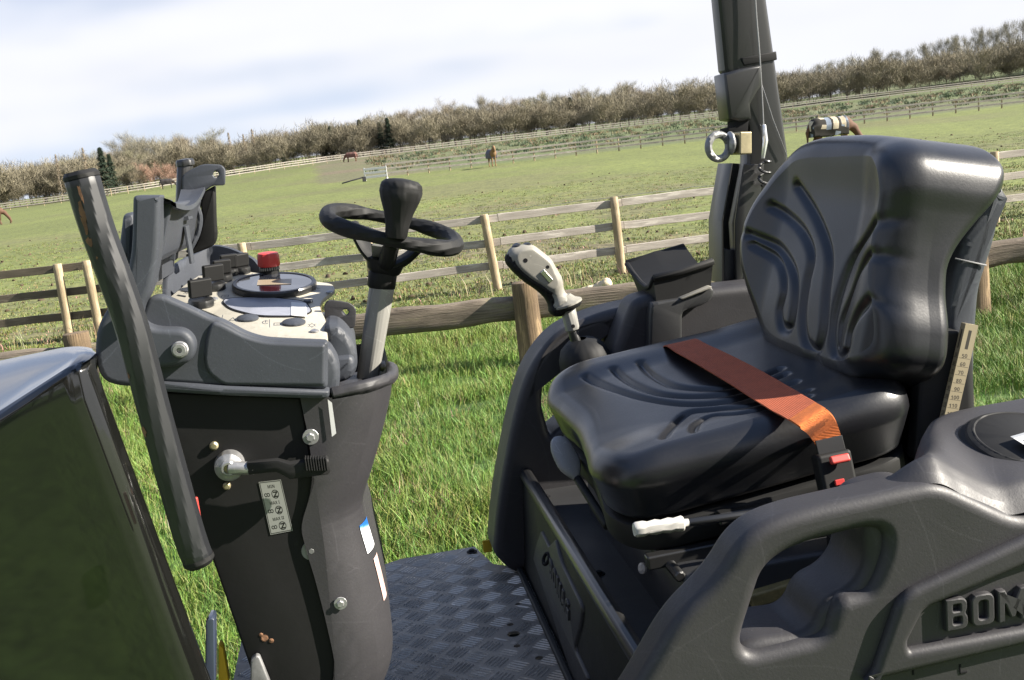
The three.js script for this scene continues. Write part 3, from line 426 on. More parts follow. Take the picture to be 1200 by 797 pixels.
{
  const tm = (a, b, c) => std({ color: new THREE.Color(a, b, c), roughness: .95, side: THREE.DoubleSide });
  const bark = tm(.22, .19, .15), crowns = [tm(.235, .195, .135), tm(.265, .23, .165), tm(.22, .205, .15), tm(.23, .215, .135)], green = tm(.018, .034, .016), larch = tm(.26, .21, .14), red = tm(.36, .23, .17);
  const kinds = [];
  const protos = [bareTree(11, 10, { twigs: 3600 }), bareTree(12, 10, { twigs: 3800, spread: .5 }), bareTree(13, 10, { twigs: 3800, trunk: .25, spread: .55, up: .4 }), bareTree(14, 10, { twigs: 3400, spread: .38, trunk: .45, up: .8 }), bareTree(15, 10, { twigs: 4200, trunk: .12, spread: .5, up: .3 })];
  const tall = [bareTree(21, 10, { twigs: 2000, trunk: .38, spread: .30, up: .8, tw: .016 }), bareTree(22, 10, { twigs: 1900, trunk: .32, spread: .33, up: .7, tw: .016 })];
  const spruce = conifer(31, 10, 2.9), larchP = conifer(32, 10, 2.3, 900, .35), bush = bareTree(41, 5, { twigs: 2600, trunk: .03, spread: .75, up: .35, tl: .8, tw: .022 });
  const top = [[-160, 232], [0, 226], [40, 205], [70, 198], [130, 186], [180, 164], [230, 162], [262, 172], [300, 166], [345, 155], [400, 152], [440, 146], [500, 132], [600, 121], [700, 112], [760, 106], [830, 103], [920, 96], [980, 86], [1060, 76], [1130, 68], [1200, 58], [1400, 40]];
  const topAt = x => { for (let i = 0; i < top.length - 1; i++) if (x <= top[i + 1][0]) { const t = (x - top[i][0]) / (top[i + 1][0] - top[i][0]); return mix(top[i][1], top[i + 1][1], t); } return 50; };
  const plant = (p, mt, name, label, cat, grp, x, z, h, rot, hb = 10, wide = 1) => { const T = thing(name, label, cat, [x, gh(x, z), z], rot, grp); obj('trunk', p.trunk, bark, T); obj('crown', p.crown, mt, T); const s = h / hb; T.scale.set(s * wide, s, s * wide); return T; };
  const r = rng(99);
  for (let row = 0; row < 3; row++) for (let px = -150 + row * 5; px < 1360; px += 15 + r() * 5) {
    const d = 226 + row * 16 + r() * 10 + (px < 120 ? -34 : 0), [x, z] = at(px, 200, d), y = gh(x, z); const ty = topAt(px) + (r() - .35) * 12 + (row === 0 ? 12 : 0);
    const wy = onWorld(px, ty, z).y; let h = wy - y; if (h < 3.4) h = 3.4 + r();
    const k = Math.floor(r() * 5), ck = Math.floor(r() * 4); plant(protos[k], crowns[ck], 'bare_tree', ['rounded', 'wide open', 'low spreading', 'narrow upright', 'bushy'][k] + ' leafless ' + ['brown', 'pale buff', 'grey', 'olive brown'][ck] + ' tree in the distant wood', 'tree', 'bare trees of the distant wood', x, z, h / 1.04, r() * 6.28, 10, 1.15 + .35 * r());
  }
  for (let px = 962; px < 1330; px += 8 + r() * 6) { const d = 292 + r() * 18, [x, z] = at(px, 90, d), y = gh(x, z); const ty = mix(84, 34, Math.min(1, (px - 962) / 238)) + (r() - .5) * 9; plant(tall[Math.floor(r() * 2)], crowns[2], 'tall_bare_tree', 'tall thin bare tree showing sky between its stems on the hilltop', 'tree', 'tall trees on the hill', x, z, (onWorld(px, ty, z).y - y) / .92, r() * 6.28, 10, .95); }
  for (const [px, ty, d] of [[121, 172, 182], [130, 180, 186], [334, 176, 222], [461, 137, 224], [451, 142, 226], [428, 139, 230], [393, 147, 230], [384, 150, 228], [676, 113, 232]]) { const [x, z] = at(px, 200, d); plant(spruce, green, 'spruce_tree', 'dark green spruce standing among the bare trees', 'tree', 'spruces in the distant wood', x, z, onWorld(px, ty, z).y - gh(x, z), px, 10, .9); }
  for (const [px, ty, d] of [[68, 180, 190], [101, 172, 190], [274, 154, 226], [291, 156, 226], [302, 150, 228]]) { const [x, z] = at(px, 200, d); plant(larchP, larch, 'larch_tree', 'thin pointed leafless larch standing among the bare trees', 'tree', 'larches in the distant wood', x, z, onWorld(px, ty, z).y - gh(x, z), px, 10, .9); }
  for (const [px, ty, d, m] of [[160, 206, 176, crowns[0]], [176, 202, 178, red], [190, 201, 178, red], [205, 207, 178, red]]) { const [x, z] = at(px, 215, d); plant(bush, m, 'leafless_shrub', m === red ? 'reddish twiggy shrub at the foot of the wood' : 'rounded grey brown shrub beside the reddish shrubs', 'shrub', m === red ? 'reddish shrubs' : null, x, z, onWorld(px, ty, z).y - gh(x, z), px, 4.6); }
  // undergrowth along the foot of the wood
  const im = new THREE.InstancedMesh(bush.crown, crowns[2], 420), mt = new THREE.Matrix4(), q = new THREE.Quaternion(), cc = new THREE.Color(); for (let i = 0; i < 420; i++) { const px = -160 + 1540 * i / 420 + r() * 6, d = 222 + 30 * r() + (px < 120 ? -34 : 0), [x, z] = at(px, 200, d), s = .65 + .55 * r(); q.setFromAxisAngle(V(0, 1, 0), r() * 6); mt.compose(V(x, gh(x, z) - .3, z), q, V(s * 1.3, s, s * 1.3)); im.setMatrixAt(i, mt); const b = .7 + .4 * r(); im.setColorAt(i, cc.setRGB(b, b * .95, b * .9)); } im.name = 'undergrowth'; tag(im, 'brown undergrowth along the foot of the distant wood', 'undergrowth', null, 'stuff'); im.castShadow = im.receiveShadow = true; scene.add(im);
  // row of trees behind the photographer, seen only mirrored in the bonnet
  for (let i = 0; i < 14; i++) plant(protos[(i * 2) % 5], crowns[i % 4], 'hedgerow_tree', 'bare hedgerow tree mirrored in the glossy bonnet', 'tree', 'trees mirrored in the bonnet', -26 + i * 3.1 + r(), 24 + r() * 5, 8 + r() * 3, r() * 6, 10, 1.1);
  for (let i = 0; i < 22; i++) plant(bush, crowns[(i * 3) % 4], 'hedge_shrub', 'leafless hedge shrub mirrored in the glossy bonnet', 'shrub', 'hedge mirrored in the bonnet', -26 + i * 2.0 + r(), 21 + r() * 2, 3.2 + r(), r() * 6, 4.6);
  // low tussocks of rough herbage between the two far fences
  const hb = tuft(9, 26, .5, .5, .06, .7), hs = []; const r9 = rng(55); for (let i = 0; i < 900; i++) { const px = 430 + 800 * r9(), d = 120 + 70 * r9(), [x, z] = at(px, 180, d), g = r9() < .55; hs.push([x, z, .8 + .8 * r9(), g ? .05 : .16, g ? .085 : .13, g ? .035 : .07, .8]); } scatter('rough_herbage', 'rough green and tan herbage between the two far fences', [hb], hs);
}

// ------------------------------------------------------------------ road roller
const RR = new THREE.Group(); RR.name = numbered('road_roller'); RR.position.copy(MO); RR.rotation.y = TH; scene.add(RR);
tag(RR, 'black ride-on road roller with vinyl seat, steering console and orange seat belt', 'road roller');
const font = await new FontLoader().loadAsync('fonts/droid/droid_sans_bold.typeface.json');
const ZN = V(0, 0, 1), XN = V(1, 0, 0), YN = V(0, 1, 0);

// ---- running gear below the frame of the picture
{
  const C = part('chassis', RR);
  obj('frame', [rbox(.40, .16, .62, .02, V(-.22, .645, .485)), rbox(1.35, .12, .80, .02, V(.68, .60, .485)), rbox(.5, .34, .34, .03, V(-.55, .52, .485)), rbox(.9, .14, .78, .02, V(-1.2, .78, .485))], M.steel, C);
  for (const x of [-1.15, .85]) { const R = .36; obj('drum', turned([[0, -.5], [R - .05, -.5], [R - .012, -.497], [R, -.485], [R, .485], [R - .012, .497], [R - .05, .5], [R - .06, .47], [0, .45]], V(x, R, .485), ZN, 64, .4), M.zincDull, C); for (const s of [-1, 1]) obj('drum_arm', rbox(.16, .46, .05, .015, V(x, .55, .485 + s * .54)), M.steel, C); }
}
// ---- footplate of chequer plate
{
  const P = part('footplate', RR), y = .75;
  const q = (px, py) => { const p = on(px, py, 'y', y); return [p.x, -p.z, 0]; };
  const out = [[-.60, -1.12, .01], [-.60, -.02, 0], [...q(452, 661)], [...q(470, 655)], [...q(556, 640.5)], [...q(566, 650)], [...q(578, 661)], [.04, .0, 0], [.04, -1.12, 0]];
  out[1] = [-.60, out[2][1] - .01, .02];
  const s = rpoly(out); const holes = [];
  for (const [px, py, r] of [[602, 743, .0125], [598, 732, .0065], [606, 757, .0065], [607, 708, .0055], [632, 771, .0075], [552, 646, .0045]]) { const c = on(px, py, 'y', y), h = new THREE.Path(); h.absarc(c.x, -c.z, r, 0, 6.2832, true); s.holes.push(h); holes.push([c.x, c.z, r]); }
  const g = new THREE.ExtrudeGeometry(s, { depth: .006, bevelEnabled: false, curveSegments: 18 }); g.rotateX(-Math.PI / 2); g.translate(0, y - .006, 0); obj('plate', fin(g, .4), M.tread, P);
  // raised bars, five to a group, the groups turned by quarter turns
  const inside = (x, z) => { let c = false; for (let i = 0, j = out.length - 1; i < out.length; j = i++) { const [xi, yi] = out[i], [xj, yj] = out[j]; if ((yi > -z) !== (yj > -z) && x < (xj - xi) * (-z - yi) / (yj - yi) + xi) c = !c; } return c; };
  const pos = [], L = .0200, w = .0019, hh = .0019;
  const cell = .0455, rb = rng(61);
  for (let a = -40; a < 40; a++) for (let b = -40; b < 40; b++) {
    const cx = -.28 + (a + b) * cell * .7071, cz = .48 + (a - b) * cell * .7071; if (cx < -.62 || cx > .06 || cz < -.25 || cz > 1.13) continue;
    const o = (a + b) & 1 ? Math.PI / 2 : 0, an = o + .72, ux = Math.cos(an), uz = Math.sin(an), vx = -uz, vz = ux;
    for (let k = -2; k <= 2; k++) {
      const x0 = cx + vx * k * .0080, z0 = cz + vz * k * .0080, l = L * (Math.abs(k) === 2 ? .92 : 1) * (.94 + .1 * rb());
      if (!inside(x0 + ux * l, z0 + uz * l) || !inside(x0 - ux * l, z0 - uz * l)) continue; if (holes.some(h => Math.hypot(h[0] - x0, h[1] - z0) < h[2] + .013)) continue;
      const hgt = hh * (.75 + .4 * rb()), pt = (t, s, e) => [x0 + ux * t + vx * s, y + e, z0 + uz * t + vz * s];
      const e0 = pt(-l, 0, .0001), e1 = pt(l, 0, .0001), r0 = pt(-l * .72, 0, hgt), r1 = pt(l * .72, 0, hgt), a0 = pt(-l * .6, w, .0001), a1 = pt(l * .6, w, .0001), b0 = pt(-l * .6, -w, .0001), b1 = pt(l * .6, -w, .0001);
      for (const t of [[a0, r0, r1], [a0, r1, a1], [b0, r1, r0], [b0, b1, r1], [e0, r0, a0], [e0, b0, r0], [e1, a1, r1], [e1, r1, b1]]) for (const v of t) pos.push(...v);
    }
  }
  const bg = new THREE.BufferGeometry(); bg.setAttribute('position', new THREE.Float32BufferAttribute(pos, 3)); bg.computeVertexNormals(); boxUV(bg); const bars = obj('tread_bars', bg, M.bars, P); bars.userData.kind = 'stuff';
  const bp = on(553, 647, 'y', y + .002); obj('bolt', hexBolt(bp, YN, .007), M.dark, P);
  obj('skirt', rbox(.60, .11, .004, .001, V(-.29, .692, -.05)), M.steel, P);
}
// ---- seat box
{
  const B = part('seat_box', RR);
  const zf = -.02, zn = 1.0;
  // front panel leaning a little forward, with a folded top edge
  obj('front_panel', extM([[.000, .745, 0], [.014, .745, 0], [.033, .975, .006], [.020, .978, .006]], zn, zn - zf, .003), M.housing, B);
  obj('top_edge', sweep([V(.027, .972, zf), V(.027, .972, zn)], .014, 14), M.steelGloss, B);
  obj('shelf', rbox(.25, .012, zn - zf, .004, V(.15, .925, (zf + zn) / 2)), M.steel, B);
  obj('floor_seal', rbox(.012, .014, 1.0, .004, V(-.010, .758, .49)), M.rubber, B);
  // seat pedestal with its own folded front
  obj('pedestal', [extM([[.115, .86, 0], [.60, .86, 0], [.60, 1.035, .01], [.125, 1.035, .012]], .80, .62, .008)], M.steel, B);
  obj('pedestal_lip', sweep([V(.121, 1.032, .19), V(.121, 1.032, .795)], .0085, 10), M.steelGloss, B);
  // moulded service cover with ring latch and raised lettering (lies on the leaning front panel)
  const n = V(-1, .085, 0).normalize(), U = V(0, 0, 1), W = n.clone().cross(U).negate().normalize(); if (W.y < 0) W.negate();
  const P0 = V(.004, .745, 0), put = (z, h, o = 0) => P0.clone().add(V(0, 0, z)).addScaledVector(V(.0835, 1, 0), h).addScaledVector(n, o);
  const inP = (px, py) => { const p = onPlane(px, py, P0.clone().addScaledVector(n, .008), n); return [p.z, p.y - .745]; };
  const outl = [[634, 622, .004], [643, 640, .004], [651, 632, .006], [658, 660, .02], [683, 712, .02], [680, 735, .02], [673, 760, .02], [690, 797, .02], [676, 812, .02], [640, 700, .02], [625, 655, .012], [628, 640, .01]].map(([x, yy, r]) => [...inP(x, yy), r]);
  const cov = new THREE.ExtrudeGeometry(rpoly(outl), { depth: .004, bevelEnabled: true, bevelThickness: .005, bevelSize: .004, bevelOffset: -.004, bevelSegments: 3, curveSegments: 8 });
  const basis = new THREE.Matrix4().makeBasis(U, V(.0835, 1, 0).normalize(), V().crossVectors(U, V(.0835, 1, 0).normalize())).setPosition(P0);
  const flat = g => { g.applyMatrix4(basis); return g; };
  obj('service_cover', fin(flat(cov), .6), M.fender, B);
  const lc = inP(644, 655); obj('ring_latch', torusAt(put(lc[0], lc[1], .014), n.clone().add(V(0, .5, .2)), .0105, .0035, 24, 8), M.dark, B);
  const tg = new TextGeometry('BOMAG', { font, size: .030, depth: .004, curveSegments: 4, bevelEnabled: true, bevelThickness: .001, bevelSize: .0008, bevelSegments: 1 }); tg.computeBoundingBox();
  const b0 = inP(646, 672), b1 = inP(669, 728), a = Math.atan2(b1[1] - b0[1], b1[0] - b0[0]), len = Math.hypot(b1[0] - b0[0], b1[1] - b0[1]); tg.scale(len / (tg.boundingBox.max.x), 1.1, 1); tg.rotateZ(a); tg.translate(b0[0], b0[1], .008); obj('lettering', fin(flat(tg), .5), M.fender, B);
  // bolts and nail heads on the shelf
  for (const [px, py] of [[702, 673], [632, 556], [640, 583]]) obj('bolt', hexBolt(on(px, py, 'y', .931), YN, .006), M.dark, B);
  obj('corner_bolt', turned([[0, 0], [.009, 0], [.009, .004], [.005, .007], [0, .007]], on(754, 666, 'x', .112), V(-1, .3, .4), 16), M.ivory, B);
  // pale scuffed stay in the shadow under the seat and yellow hose plate seen through the handle
  obj('cross_plate', [rbox(.30, .006, .10, .002, V(.27, .945, .86), [0, .3, 0])], M.steelGloss, B);
  obj('yellow_plate', rbox(.075, .022, .03, .004, on(905, 693, 'z', .80), [0, 0, .12]), M.yellowPaint, B);
}
// ---- fenders: mirrored mouldings either side of the seat
{
  // far side
  const Fz = .0, T = .125, Fm = -.055, f = part('fender', RR);
  const outer = [[574, 640, .02], [578, 590, .05], [586, 540, .08], [600, 470, .08], [615, 425, .05], [648, 382, .05], [700, 362, .03], [742, 352, .05], [800, 348, .03], [905, 333, .02], [930, 350, .02], [960, 470, 0], [960, 640, 0], [640, 690, .01], [598, 672, .02]];
  const hole = [[640, 505, .01], [630, 470, .02], [634, 425, .03], [652, 398, .03], [694, 383, .015], [703, 390, .015], [696, 440, .02], [668, 480, .02]];
  const s = rpoly(outer.map(([x, y, r]) => { const p = on(x, y, 'z', Fm); return [p.x, Math.max(p.y, .752), r]; })); s.holes.push(rpoly(pxPoly(hole, Fm), THREE.Path));
  obj('moulding', extShape(s, Fz, T, .020, 6, 2, 14), M.fender, f);
  f.userData.label = 'fender with an oval grab handle on the side away from the photographer';
  // inner tank wall rising beside the seat
  obj('inner_wall', ext([[742, 352, .02], [765, 345, .02], [900, 330, .03], [925, 350, .02], [930, 460, .02], [735, 470, .02], [700, 460, .02]], .085, .10, .02, [], 5, 2), M.fender, f);
  obj('reflector', rbox(.02, .03, .004, .002, on(571, 640, 'z', -.12)), M.yellow, f);
}
{
  // near side
  const Fz = 1.12, f = part('fender', RR); f.userData.label = 'fender with raised maker lettering and a round cap on its deck';
  const T = .062, Fm = 1.09;
  const outer = [[700, 850, 0], [735, 797, .02], [782, 716, .03], [831, 668, .03], [858, 622, .05], [900, 596, .05], [1044, 564, .03], [1085, 557, .02], [1178, 599, .02], [1215, 594, .02], [1500, 560, .03], [1560, 1000, 0], [700, 1000, 0]];
  const hole = [[858, 742, .018], [874, 690, .03], [886, 655, .045], [920, 632, .03], [1000, 611, .02], [1024, 613, .022], [1024, 640, .03], [1008, 680, .03], [995, 686, .02], [974, 690, .02], [962, 708, .012], [955, 735, .02], [900, 748, .03], [868, 755, .02]];
  const s = rpoly(outer.map(([x, y, r]) => { const p = on(x, y, 'z', Fm); return [p.x, Math.max(.5, p.y), r]; })); s.holes.push(rpoly(pxPoly(hole, Fm), THREE.Path));
  obj('inner_body', ext([[1012, 618, .02], [1030, 588, .02], [1085, 575, .02], [1178, 615, .02], [1500, 575, .03], [1560, 1000, 0], [840, 1000, 0], [858, 768, .02], [880, 752, .02], [952, 742, .02], [966, 706, .02], [1000, 690, .02], [1018, 660, .02]], Fz - .012, .10, .014, [], 5, 2), M.fender, f);
  obj('moulding', extShape(s, Fz, T, .016, 7, 2, 16), M.fender, f);
  // deck and inboard bulge
  const A = on(1044, 562, 'z', 1.105).add(V(0, -.016, 0)), B = on(1086, 557.5, 'z', 1.112), C = on(1178, 599, 'z', 1.112), D = on(1215, 594, 'z', 1.112), E = on(1450, 566, 'z', 1.112);
  const a2 = on(1046, 562, 'z', 1.04).add(V(0, -.012, 0)), b2 = on(1074, 545, 'z', .99), c2 = on(1087, 508, 'z', .93), d2 = on(1108, 486, 'z', .88), e2 = on(1200, 466, 'z', .86), g2 = on(1450, 430, 'z', .86);
  const near = [A, B.clone().lerp(C, .12), B.clone().lerp(C, .5), C, D, E], far = [a2, b2, c2, d2, e2, g2];
  const cr = (L, t) => new THREE.CatmullRomCurve3(L, false, 'centripetal').getPoint(t);
  const deck = grid(60, 24, (u, v) => { const p = cr(near, u), q = cr(far, u), k = Math.min(1, v * 1.25), sh = Math.min(1, u * 4), w = p.clone().lerp(q, k), m = p.clone().add(V(0, .020 * sh, -.026)); if (k < .3) w.copy(p).lerp(m, k / .3); else w.copy(m).lerp(q, (k - .3) / .7); const e = v > .8 ? (v - .8) / .2 : 0; w.y += .006 * Math.sin(Math.PI * k) - .16 * e * e; w.z -= .04 * Math.sin(e * 1.57); if (v < .08) { w.y -= .004 * (1 - v / .08); } return w; }, false, 2);
  obj('deck', deck, M.fender, f);
  // raised frame round the lettering
  const fo = [[1008, 797, .006], [1019, 788, .02], [1051, 694, .02], [1208, 621, .02], [1420, 560, .02], [1430, 700, .02], [1200, 751, .01]], fi = [[1061, 758, .003], [1060, 748, .004], [1079, 711, .008], [1200, 658, .01], [1400, 590, .01], [1405, 690, .01], [1200, 731, .004]];
  const fs = rpoly(pxPoly(fo, Fz)); fs.holes.push(rpoly(pxPoly(fi, Fz), THREE.Path)); obj('badge_frame', extShape(fs, Fz + .012, .020, .0095, 5, 2), M.fender, f);
  // letters
  const b0 = on(1105, 738, 'z', Fz), b1 = on(1197, 722, 'z', Fz), ang = Math.atan2(b1.y - b0.y, b1.x - b0.x); const W = Math.hypot(b1.x - b0.x, b1.y - b0.y), Hh = on(1105, 738, 'z', Fz).distanceTo(on(1108, 700, 'z', Fz));
  const S = Hh, wd = W / 2.86, st = .24 * S, lts = [];
  const L = (pts, holes = []) => { const sh = rpoly(pts.map(p => [p[0] * wd, p[1] * S, (p[2] || .06) * S])); for (const h of holes) sh.holes.push(rpoly(h.map(p => [p[0] * wd, p[1] * S, (p[2] || .04) * S]), THREE.Path)); return sh; };
  const a = .24, glyph = {
    B: L([[0, 0, .03], [.62, 0, .2], [.8, .12, .1], [.8, .40, .1], [.70, .51, .1], [.78, .62, .1], [.78, .88, .1], [.62, 1, .15], [0, 1, .03]], [[[.27, .2], [.55, .2], [.55, .41], [.27, .41]], [[.27, .60], [.53, .60], [.53, .80], [.27, .80]]]),
    O: L([[.14, 0, .12], [.70, 0, .12], [.84, .14, .1], [.84, .86, .1], [.70, 1, .12], [.14, 1, .12], [0, .86, .1], [0, .14, .1]], [[[.27, .22, .08], [.57, .22, .08], [.57, .78, .08], [.27, .78, .08]]]),
    M: L([[0, 0, .02], [.26, 0, .02], [.26, .55, .02], [.46, .1, .03], [.62, .1, .03], [.82, .55, .02], [.82, 0, .02], [1.08, 0, .02], [1.08, 1, .02], [.80, 1, .03], [.54, .48, .03], [.28, 1, .03], [0, 1, .02]]),
    A: L([[0, 0, .02], [.28, 0, .02], [.34, .2, .02], [.62, .2, .02], [.68, 0, .02], [.96, 0, .02], [.62, 1, .05], [.34, 1, .05]], [[[.40, .42], [.56, .42], [.48, .72]]]),
    G: L([[.14, 0, .12], [.84, 0, .04], [.84, .55, .03], [.45, .55, .03], [.45, .36, .03], [.58, .36, .02], [.58, .22, .02], [.27, .22, .06], [.27, .78, .08], [.84, .78, .03], [.84, 1, .04], [.14, 1, .12], [0, .86, .1], [0, .14, .1]]) };
  let cx = 0; for (const [ch, adv] of [['B', .92], ['O', .96], ['M', 1.2], ['A', 1.02], ['G', .9]]) { const g = new THREE.ExtrudeGeometry(glyph[ch], { depth: .004, bevelEnabled: true, bevelThickness: .003, bevelSize: .002, bevelOffset: -.002, bevelSegments: 2, curveSegments: 4 }); g.translate(cx * wd, 0, 0); cx += adv; g.rotateZ(ang); g.translate(b0.x, b0.y, Fz + .001); lts.push([ch, fin(g, .5)]); }
  for (const [ch, g] of lts) obj('letter', g, M.fender, f);
  for (const [x, y, w, h] of [[1070, 786, 2.2, 10], [1125, 783, 2, 9], [1129, 788, 8, 2.4]]) { const c = on(x, y, 'z', Fz), k = on(x + w, y, 'z', Fz).distanceTo(c), l = on(x, y + h, 'z', Fz).distanceTo(c); obj('mould_mark', rbox(k, l, .002, .0005, V(c.x, c.y, Fz)), M.dark, f); }
  // filler cap with lid label
  const cn = V(.06, 1, .30).normalize(), cc = on(1200, 532, 'z', .99); const cap = part('filler_cap', RR);
  obj('lid', turned([[0, .024], [.066, .024], [.071, .021], [.073, .016], [.078, .014], [.081, .008], [.081, -.02], [0, -.02]], cc, cn, 56), M.rubber, cap); obj('lid_ring', torusAt(cc.clone().addScaledVector(cn, .0225), cn, .064, .0025, 56, 8), M.rubber, cap);
  const lt = canvasTex(256, 160, (x, w, h) => { x.fillStyle = '#c9c9c6'; x.fillRect(0, 0, w, h); x.fillStyle = '#8f9296'; x.fillRect(0, 0, w, 14); x.strokeStyle = '#55585c'; x.lineWidth = 6; x.strokeRect(24, 40, 96, 90); x.fillStyle = '#55585c'; for (let i = 0; i < 5; i++) x.fillRect(140, 46 + i * 18, 92 - (i % 2) * 24, 7); x.beginPath(); x.moveTo(44, 116); x.lineTo(72, 56); x.lineTo(100, 116); x.stroke(); });
  const lg = new THREE.PlaneGeometry(.075, .055, 4, 4); const lm = std({ map: lt, roughness: .45 }); const bz = V().crossVectors(V(1, 0, -.25).normalize(), cn).normalize(), bx = V().crossVectors(cn, bz); lg.applyMatrix4(new THREE.Matrix4().makeBasis(bx, bz.negate(), cn).setPosition(cc.clone().addScaledVector(cn, .0255).addScaledVector(bx, .012).add(V(.0, 0, .030)))); obj('label_plate', lg, lm, cap);
}

// ------------------------------------------------------------------ operator seat
function polyDist(x, y, L) { let d = 9; for (let i = 0; i < L.length - 1; i++) { const [ax, ay] = L[i], [bx, by] = L[i + 1], ux = bx - ax, uy = by - ay, t = Math.min(1, Math.max(0, ((x - ax) * ux + (y - ay) * uy) / (ux * ux + uy * uy + 1e-9))), e = Math.hypot(x - ax - ux * t, y - ay - uy * t); if (e < d) d = e; } return d; }
function spline2(P, n, closed) { const c = new THREE.CatmullRomCurve3(P.map(p => V(p[0], p[1], 0)), closed, 'centripetal'); return Array.from({ length: n }, (_, i) => { const q = c.getPoint(closed ? i / n : i / (n - 1)); return [q.x, q.y]; }); }
// pillow: outline(phi) closed list of [s,t]; rings run from the middle of the front over the edge to the middle of the back
function pillow({ out, c, R, D, front, back = () => 0, taper = 0, toW, nr = 80, Rb = .02 }) {
  const n = out.length, rings = [];
  for (let i = 0; i <= nr; i++) rings.push(['f', i / nr]);
  for (let i = 1; i <= 9; i++) rings.push(['e', i / 9 * Math.PI / 2]);
  for (let i = 1; i <= 8; i++) rings.push(['s', i / 8]);
  for (let i = 1; i <= 6; i++) rings.push(['g', i / 6 * Math.PI / 2]);
  for (let i = 1; i <= 6; i++) rings.push(['b', 1 - i / 6]);
  return grid(n, rings.length - 1, (u, v) => {
    const k = Math.round(u * n) % n, [o0, o1] = out[k], [ty, q] = rings[Math.round(v * (rings.length - 1))], dx = o0 - c[0], dy = o1 - c[1], L = Math.hypot(dx, dy); let m, off;
    const inn = (L - R) / L, dep = typeof D === 'function' ? D(o0, o1) : D, tp = 1 - taper / L;
    if (ty === 'f') { m = q * inn; off = 0; } else if (ty === 'e') { m = (L - R + R * Math.sin(q)) / L; off = -R + R * Math.cos(q); } else if (ty === 's') { m = mix(1, tp, q); off = mix(-R, -dep + Rb, q); } else if (ty === 'g') { m = tp * (L - Rb + Rb * Math.cos(q)) / L; off = -dep + Rb - Rb * Math.sin(q); } else { m = tp * (L - Rb) / L * q; off = -dep; }
    const s = c[0] + dx * m, t = c[1] + dy * m; if (ty === 'f') off += front(s, t, m); else if (ty === 'e') off += front(c[0] + dx * inn, c[1] + dy * inn, inn) * Math.cos(q) ** .5; else if (ty === 'b') off += back(s, t);
    return toW(s, t, off);
  }, true, 1.6);
}
const SEAT = part('operator_seat', RR); SEAT.userData.label = 'black moulded vinyl seat with ribbed backrest';
const groove = (d, w) => Math.exp(-(d / w) * (d / w));
{ // backrest
  const l = V(.10, -.05, 1).normalize(), u = V(.25, 1, .05); u.addScaledVector(l, -u.dot(l)).normalize(); const n = l.clone().cross(u), P0 = V(.485, 1.41, .485);
  const toW = (s, t, o) => P0.clone().addScaledVector(l, s).addScaledVector(u, t).addScaledVector(n, o);
  const st = (px, py) => { const p = onPlane(px, py, P0, n).sub(P0); return [p.dot(l), p.dot(u)]; };
  const half = [[0, -.180], [.07, -.176], [.125, -.158], [.180, -.105], [.228, -.03], [.242, .030], [.230, .082], [.205, .128], [.172, .170], [.126, .202], [.065, .217]];
  const nearH = [[.08, -.178], [.16, -.172], [.235, -.150], [.284, -.112], [.282, -.065], [.258, -.005], [.246, .055], [.242, .11], [.242, .150], [.226, .188], [.185, .212], [.10, .221]];
  const out = spline2([[0, -.180], ...nearH, [0, .221], ...half.slice(1).reverse().map(p => [-p[0], p[1]])], 560, true);
  const Z8 = L => spline2(L.map(([x, y]) => st(820 + x / 2.345, 140 + y / 2.345)), 60);
  const grooves = [Z8([[268, 182], [330, 290], [360, 380], [358, 480], [352, 590], [335, 636], [306, 612], [297, 540], [304, 450], [312, 380], [285, 312], [208, 240]]), Z8([[165, 318], [228, 362], [268, 430], [274, 500], [262, 572], [240, 572], [232, 530], [242, 470], [230, 405], [172, 345]]), Z8([[566, 250], [500, 312], [432, 372], [396, 470], [377, 580], [385, 645], [415, 662], [447, 640], [456, 590], [478, 545], [522, 492]]), Z8([[524, 368], [474, 414], [432, 500], [406, 560], [400, 622]])];
  const pil = pillow({ out, c: [0, .02], R: .042, D: (s, t) => .082 + .085 * smooth(.02, .2, t), taper: -.004, toW, nr: 170, front: (s, t, m) => { const a = Math.abs(s) / .25; let o = .030 * smooth(.45, .86, a) - .010 * smooth(.9, 1.1, a) + .012 * smooth(.1, -.12, t) * (1 - a * a) + .016 * smooth(.10, .22, t); const fd = 1 - smooth(.79, .88, m); for (const L of grooves) { const d = polyDist(s, t, L); if (d < .04) o += -.0092 * groove(d, .0082) * fd; } return o; } });
  obj('backrest', pil, M.vinyl, SEAT);
  // rear shell
  const sh = [[1128, 280, .01], [1160, 232, .01], [1178, 216, .01], [1183, 226, .02], [1168, 290, .02], [1152, 338, .02], [1147, 400, .02], [1146, 480, .01], [1104, 482, .01], [1112, 432, .02], [1104, 370, .03], [1122, 300, .03]];
  obj('back_shell', ext(sh, .688, .41, .02, [], 5, .9), M.bezel, SEAT);
  obj('shell_seam', sweep([on(1119, 303, 'z', .6895), on(1156, 311, 'z', .6895)], .0012, 6), M.greyPlastic, SEAT);
}
const SC = { FL: on(648, 441, 'z', .265), NL: on(722, 530, 'z', .725), FR: on(885, 372, 'z', .275), NR: on(1090, 448, 'z', .735) };
